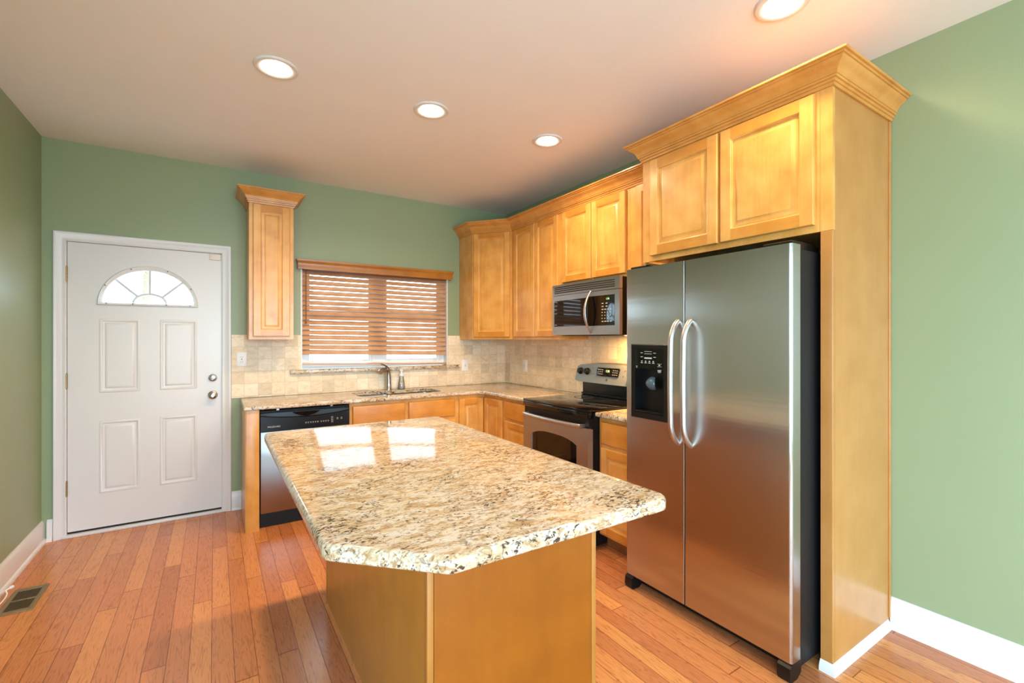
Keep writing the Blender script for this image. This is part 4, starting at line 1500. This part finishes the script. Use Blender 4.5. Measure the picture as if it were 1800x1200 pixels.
# ================================================================== island
IL, IR, IF, IN = 1.214, 2.190, -1.722, -3.500
bl_, br_, bf_, bn_ = 1.505, 2.141, -1.815, -3.206
r = thing('kitchen_island', 'freestanding maple kitchen island base in the middle of the room', 'kitchen island', ((bl_ + br_) / 2, (bf_ + bn_) / 2, 0))
hx, hy = (br_ - bl_) / 2, (bf_ - bn_) / 2
IZ = 0.872
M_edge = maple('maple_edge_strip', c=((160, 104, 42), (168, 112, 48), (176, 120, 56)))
bm = B(); box(bm, -hx + 0.006, hx - 0.006, -hy + 0.006, hy - 0.006, 0.0, IZ - 0.0005); obj('island_body', bm, M_panel, r, smooth=0)
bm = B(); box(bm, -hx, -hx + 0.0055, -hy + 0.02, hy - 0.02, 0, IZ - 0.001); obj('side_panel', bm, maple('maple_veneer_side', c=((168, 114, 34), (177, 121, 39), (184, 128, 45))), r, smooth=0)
bm = B(); box(bm, -hx + 0.02, hx - 0.02, -hy, -hy + 0.0055, 0, IZ - 0.001); obj('end_panel', bm, maple('maple_veneer_end_shaded', c=((136, 73, 9), (143, 78, 11), (149, 84, 15))), r, smooth=0)  # end veneer coloured darker, standing in for weaker daylight on this face
for sx_, sy_ in ((-1, -1), (1, -1), (-1, 1), (1, 1)):
    bm = B()
    x0, x1 = sorted((sx_ * (hx + 0.002), sx_ * (hx - 0.018))); y0, y1 = sorted((sy_ * (hy + 0.002), sy_ * (hy - 0.018)))
    box(bm, x0, x1, y0, y1, 0, IZ - 0.001, bev=0.002)
    obj('corner_molding', bm, M_edge, r)
bm = B()
ch = 0.225
pts = [(IL, IN + ch)] + [(IL + ch, IN)] + [(IR - 0.03, IN), (IR, IN + 0.03), (IR, IF - 0.02), (IR - 0.02, IF), (IL + 0.03, IF), (IL, IF - 0.03)]
def soften(P, rad, n=5):
    out = []
    m = len(P)
    for i in range(m):
        a, b, c = Vector(P[i - 1]), Vector(P[i]), Vector(P[(i + 1) % m])
        u, v = (a - b), (c - b)
        rr = min(rad, u.length * 0.45, v.length * 0.45)
        p0, p2 = b + u.normalized() * rr, b + v.normalized() * rr
        for k in range(n + 1):
            t = k / n
            q = p0 * (1 - t) ** 2 + b * 2 * t * (1 - t) + p2 * t * t
            out.append((q.x, q.y))
    return out
slab_top(bm, soften(pts, 0.020), IZ, CT, r=0.014)
tag(obj('island_countertop', bm, M_gran, recalc=True), 'large speckled granite island top with a clipped near corner', 'countertop')

# ================================================================== recessed lights
def downlight(x, y, label, power):
    r = thing('recessed_light', label, 'ceiling light', (x, y, H), group='recessed lights in the ceiling')
    bm = B()
    lathe(bm, [(0.105, -0.0005), (0.105, -0.004), (0.100, -0.009), (0.090, -0.0105), (0.080, -0.009), (0.066, -0.004), (0.062, -0.0005)], None, 48, caps=False)
    obj('trim_ring', bm, M_white, r)
    bm = B()
    lathe(bm, [(0.061, -0.0006), (0.061, -0.006), (0.052, -0.013), (0.036, -0.018), (0.0, -0.021)], None, 32)
    obj('bulb', bm, M_bulb, r)
    light('recessed_light_beam', 'SPOT', (x, y, H - 0.030), (0, 0, 0), power, kelvin(3000), spot_size=R(164), spot_blend=0.8, shadow_soft_size=0.05)


downlight(1.268, -1.773, 'recessed ceiling light nearest the entry door, lit', 70)
downlight(2.112, -1.793, 'recessed ceiling light above the far end of the island, middle one of the lit row', 70)
downlight(2.968, -1.831, 'recessed ceiling light nearest the microwave, lit', 56)
downlight(2.990, -3.42, 'recessed ceiling light in front of the refrigerator cabinet, lit', 45)

# ================================================================== floor register and cable
r = thing('floor_register', 'bronze floor register vent set into the boards by the left wall', 'floor vent', (0.140, -0.930, 0.0))
bm = B()
for a in ((-0.070, -0.048, -0.150, 0.150), (0.048, 0.070, -0.150, 0.150), (-0.048, 0.048, -0.150, -0.118), (-0.048, 0.048, 0.118, 0.150), (-0.048, 0.048, -0.005, 0.005)):
    box(bm, *a, 0.0004, 0.006, bev=0.0012)
obj('register_frame', bm, M_reg, r)
bm = B()
box(bm, -0.0478, 0.0478, -0.1178, 0.1178, 0.0003, 0.0012)
for k in range(11):
    x = -0.042 + 0.0084 * k
    box(bm, x - 0.0012, x + 0.0012, -0.1175, 0.1175, 0.0012, 0.0048)
obj('louvers', bm, M_regd, r)
bm = B()
p = bez((0.036, -1.25, 0.012), (0.034, -1.05, 0.012), (0.075, -0.93, 0.012), (0.058, -0.850, 0.022), 10) + bez((0.050, -0.835, 0.034), (0.040, -0.85, 0.045), (0.034, -0.95, 0.05), (0.034, -1.2, 0.06), 8)
tube(bm, p, 0.0032, 8)
r = tag(obj('cable', bm, M_plate), 'white cable lying along the left baseboard by the floor vent', 'cable')
bm = B()
tube(bm, [(0.034, -0.868, 0.035), (0.050, -0.826, 0.034), (0.060, -0.806, 0.034)], [0.003, 0.004, 0.004], 8)
tube(bm, [(0.060, -0.806, 0.034), (0.066, -0.795, 0.034)], [0.008, 0.008], 10)
obj('plug', bm, M_plate, r)

# ================================================================== greenery outside the door
tr = thing('tree', 'pale green sunlit tree seen through the fan window of the door', 'tree', (-0.15, 7.0, -0.1))
rng = random.Random(3)
bm = B()
for k in range(2600):
    u, v_ = rng.random() * 2 * math.pi, rng.uniform(-1, 1)
    rr = 1.7 * rng.random() ** 0.4
    c_ = Vector((rr * math.sqrt(1 - v_ * v_) * math.cos(u), rr * math.sqrt(1 - v_ * v_) * math.sin(u), 2.7 + rr * v_ * 0.95))
    M_ = Matrix.Translation(c_) @ Matrix.Rotation(rng.random() * 6.28, 4, 'Z') @ Matrix.Rotation(rng.uniform(-1.2, 1.2), 4, 'X')
    sz = rng.uniform(0.05, 0.10)
    bm.faces.new([bm.verts.new(M_ @ Vector(q)) for q in ((-sz * 0.4, 0, 0), (0, -sz, 0.01), (sz * 0.4, 0, 0), (0, sz, 0.01))])
fo = obj('foliage', bm, plain('leaf_green', srgb(150, 186, 110), 0.5), tr, smooth=0)
fo['kind'] = 'stuff'
bm = B()
tube(bm, [(0, 0, 0), (0.03, 0.02, 0.8), (-0.02, 0.0, 1.6), (0.05, 0.03, 2.6), (0.02, 0, 3.4)], [0.13, 0.11, 0.09, 0.06, 0.02], 12)
obj('trunk', bm, plain('bark', srgb(120, 100, 80), 0.8), tr)
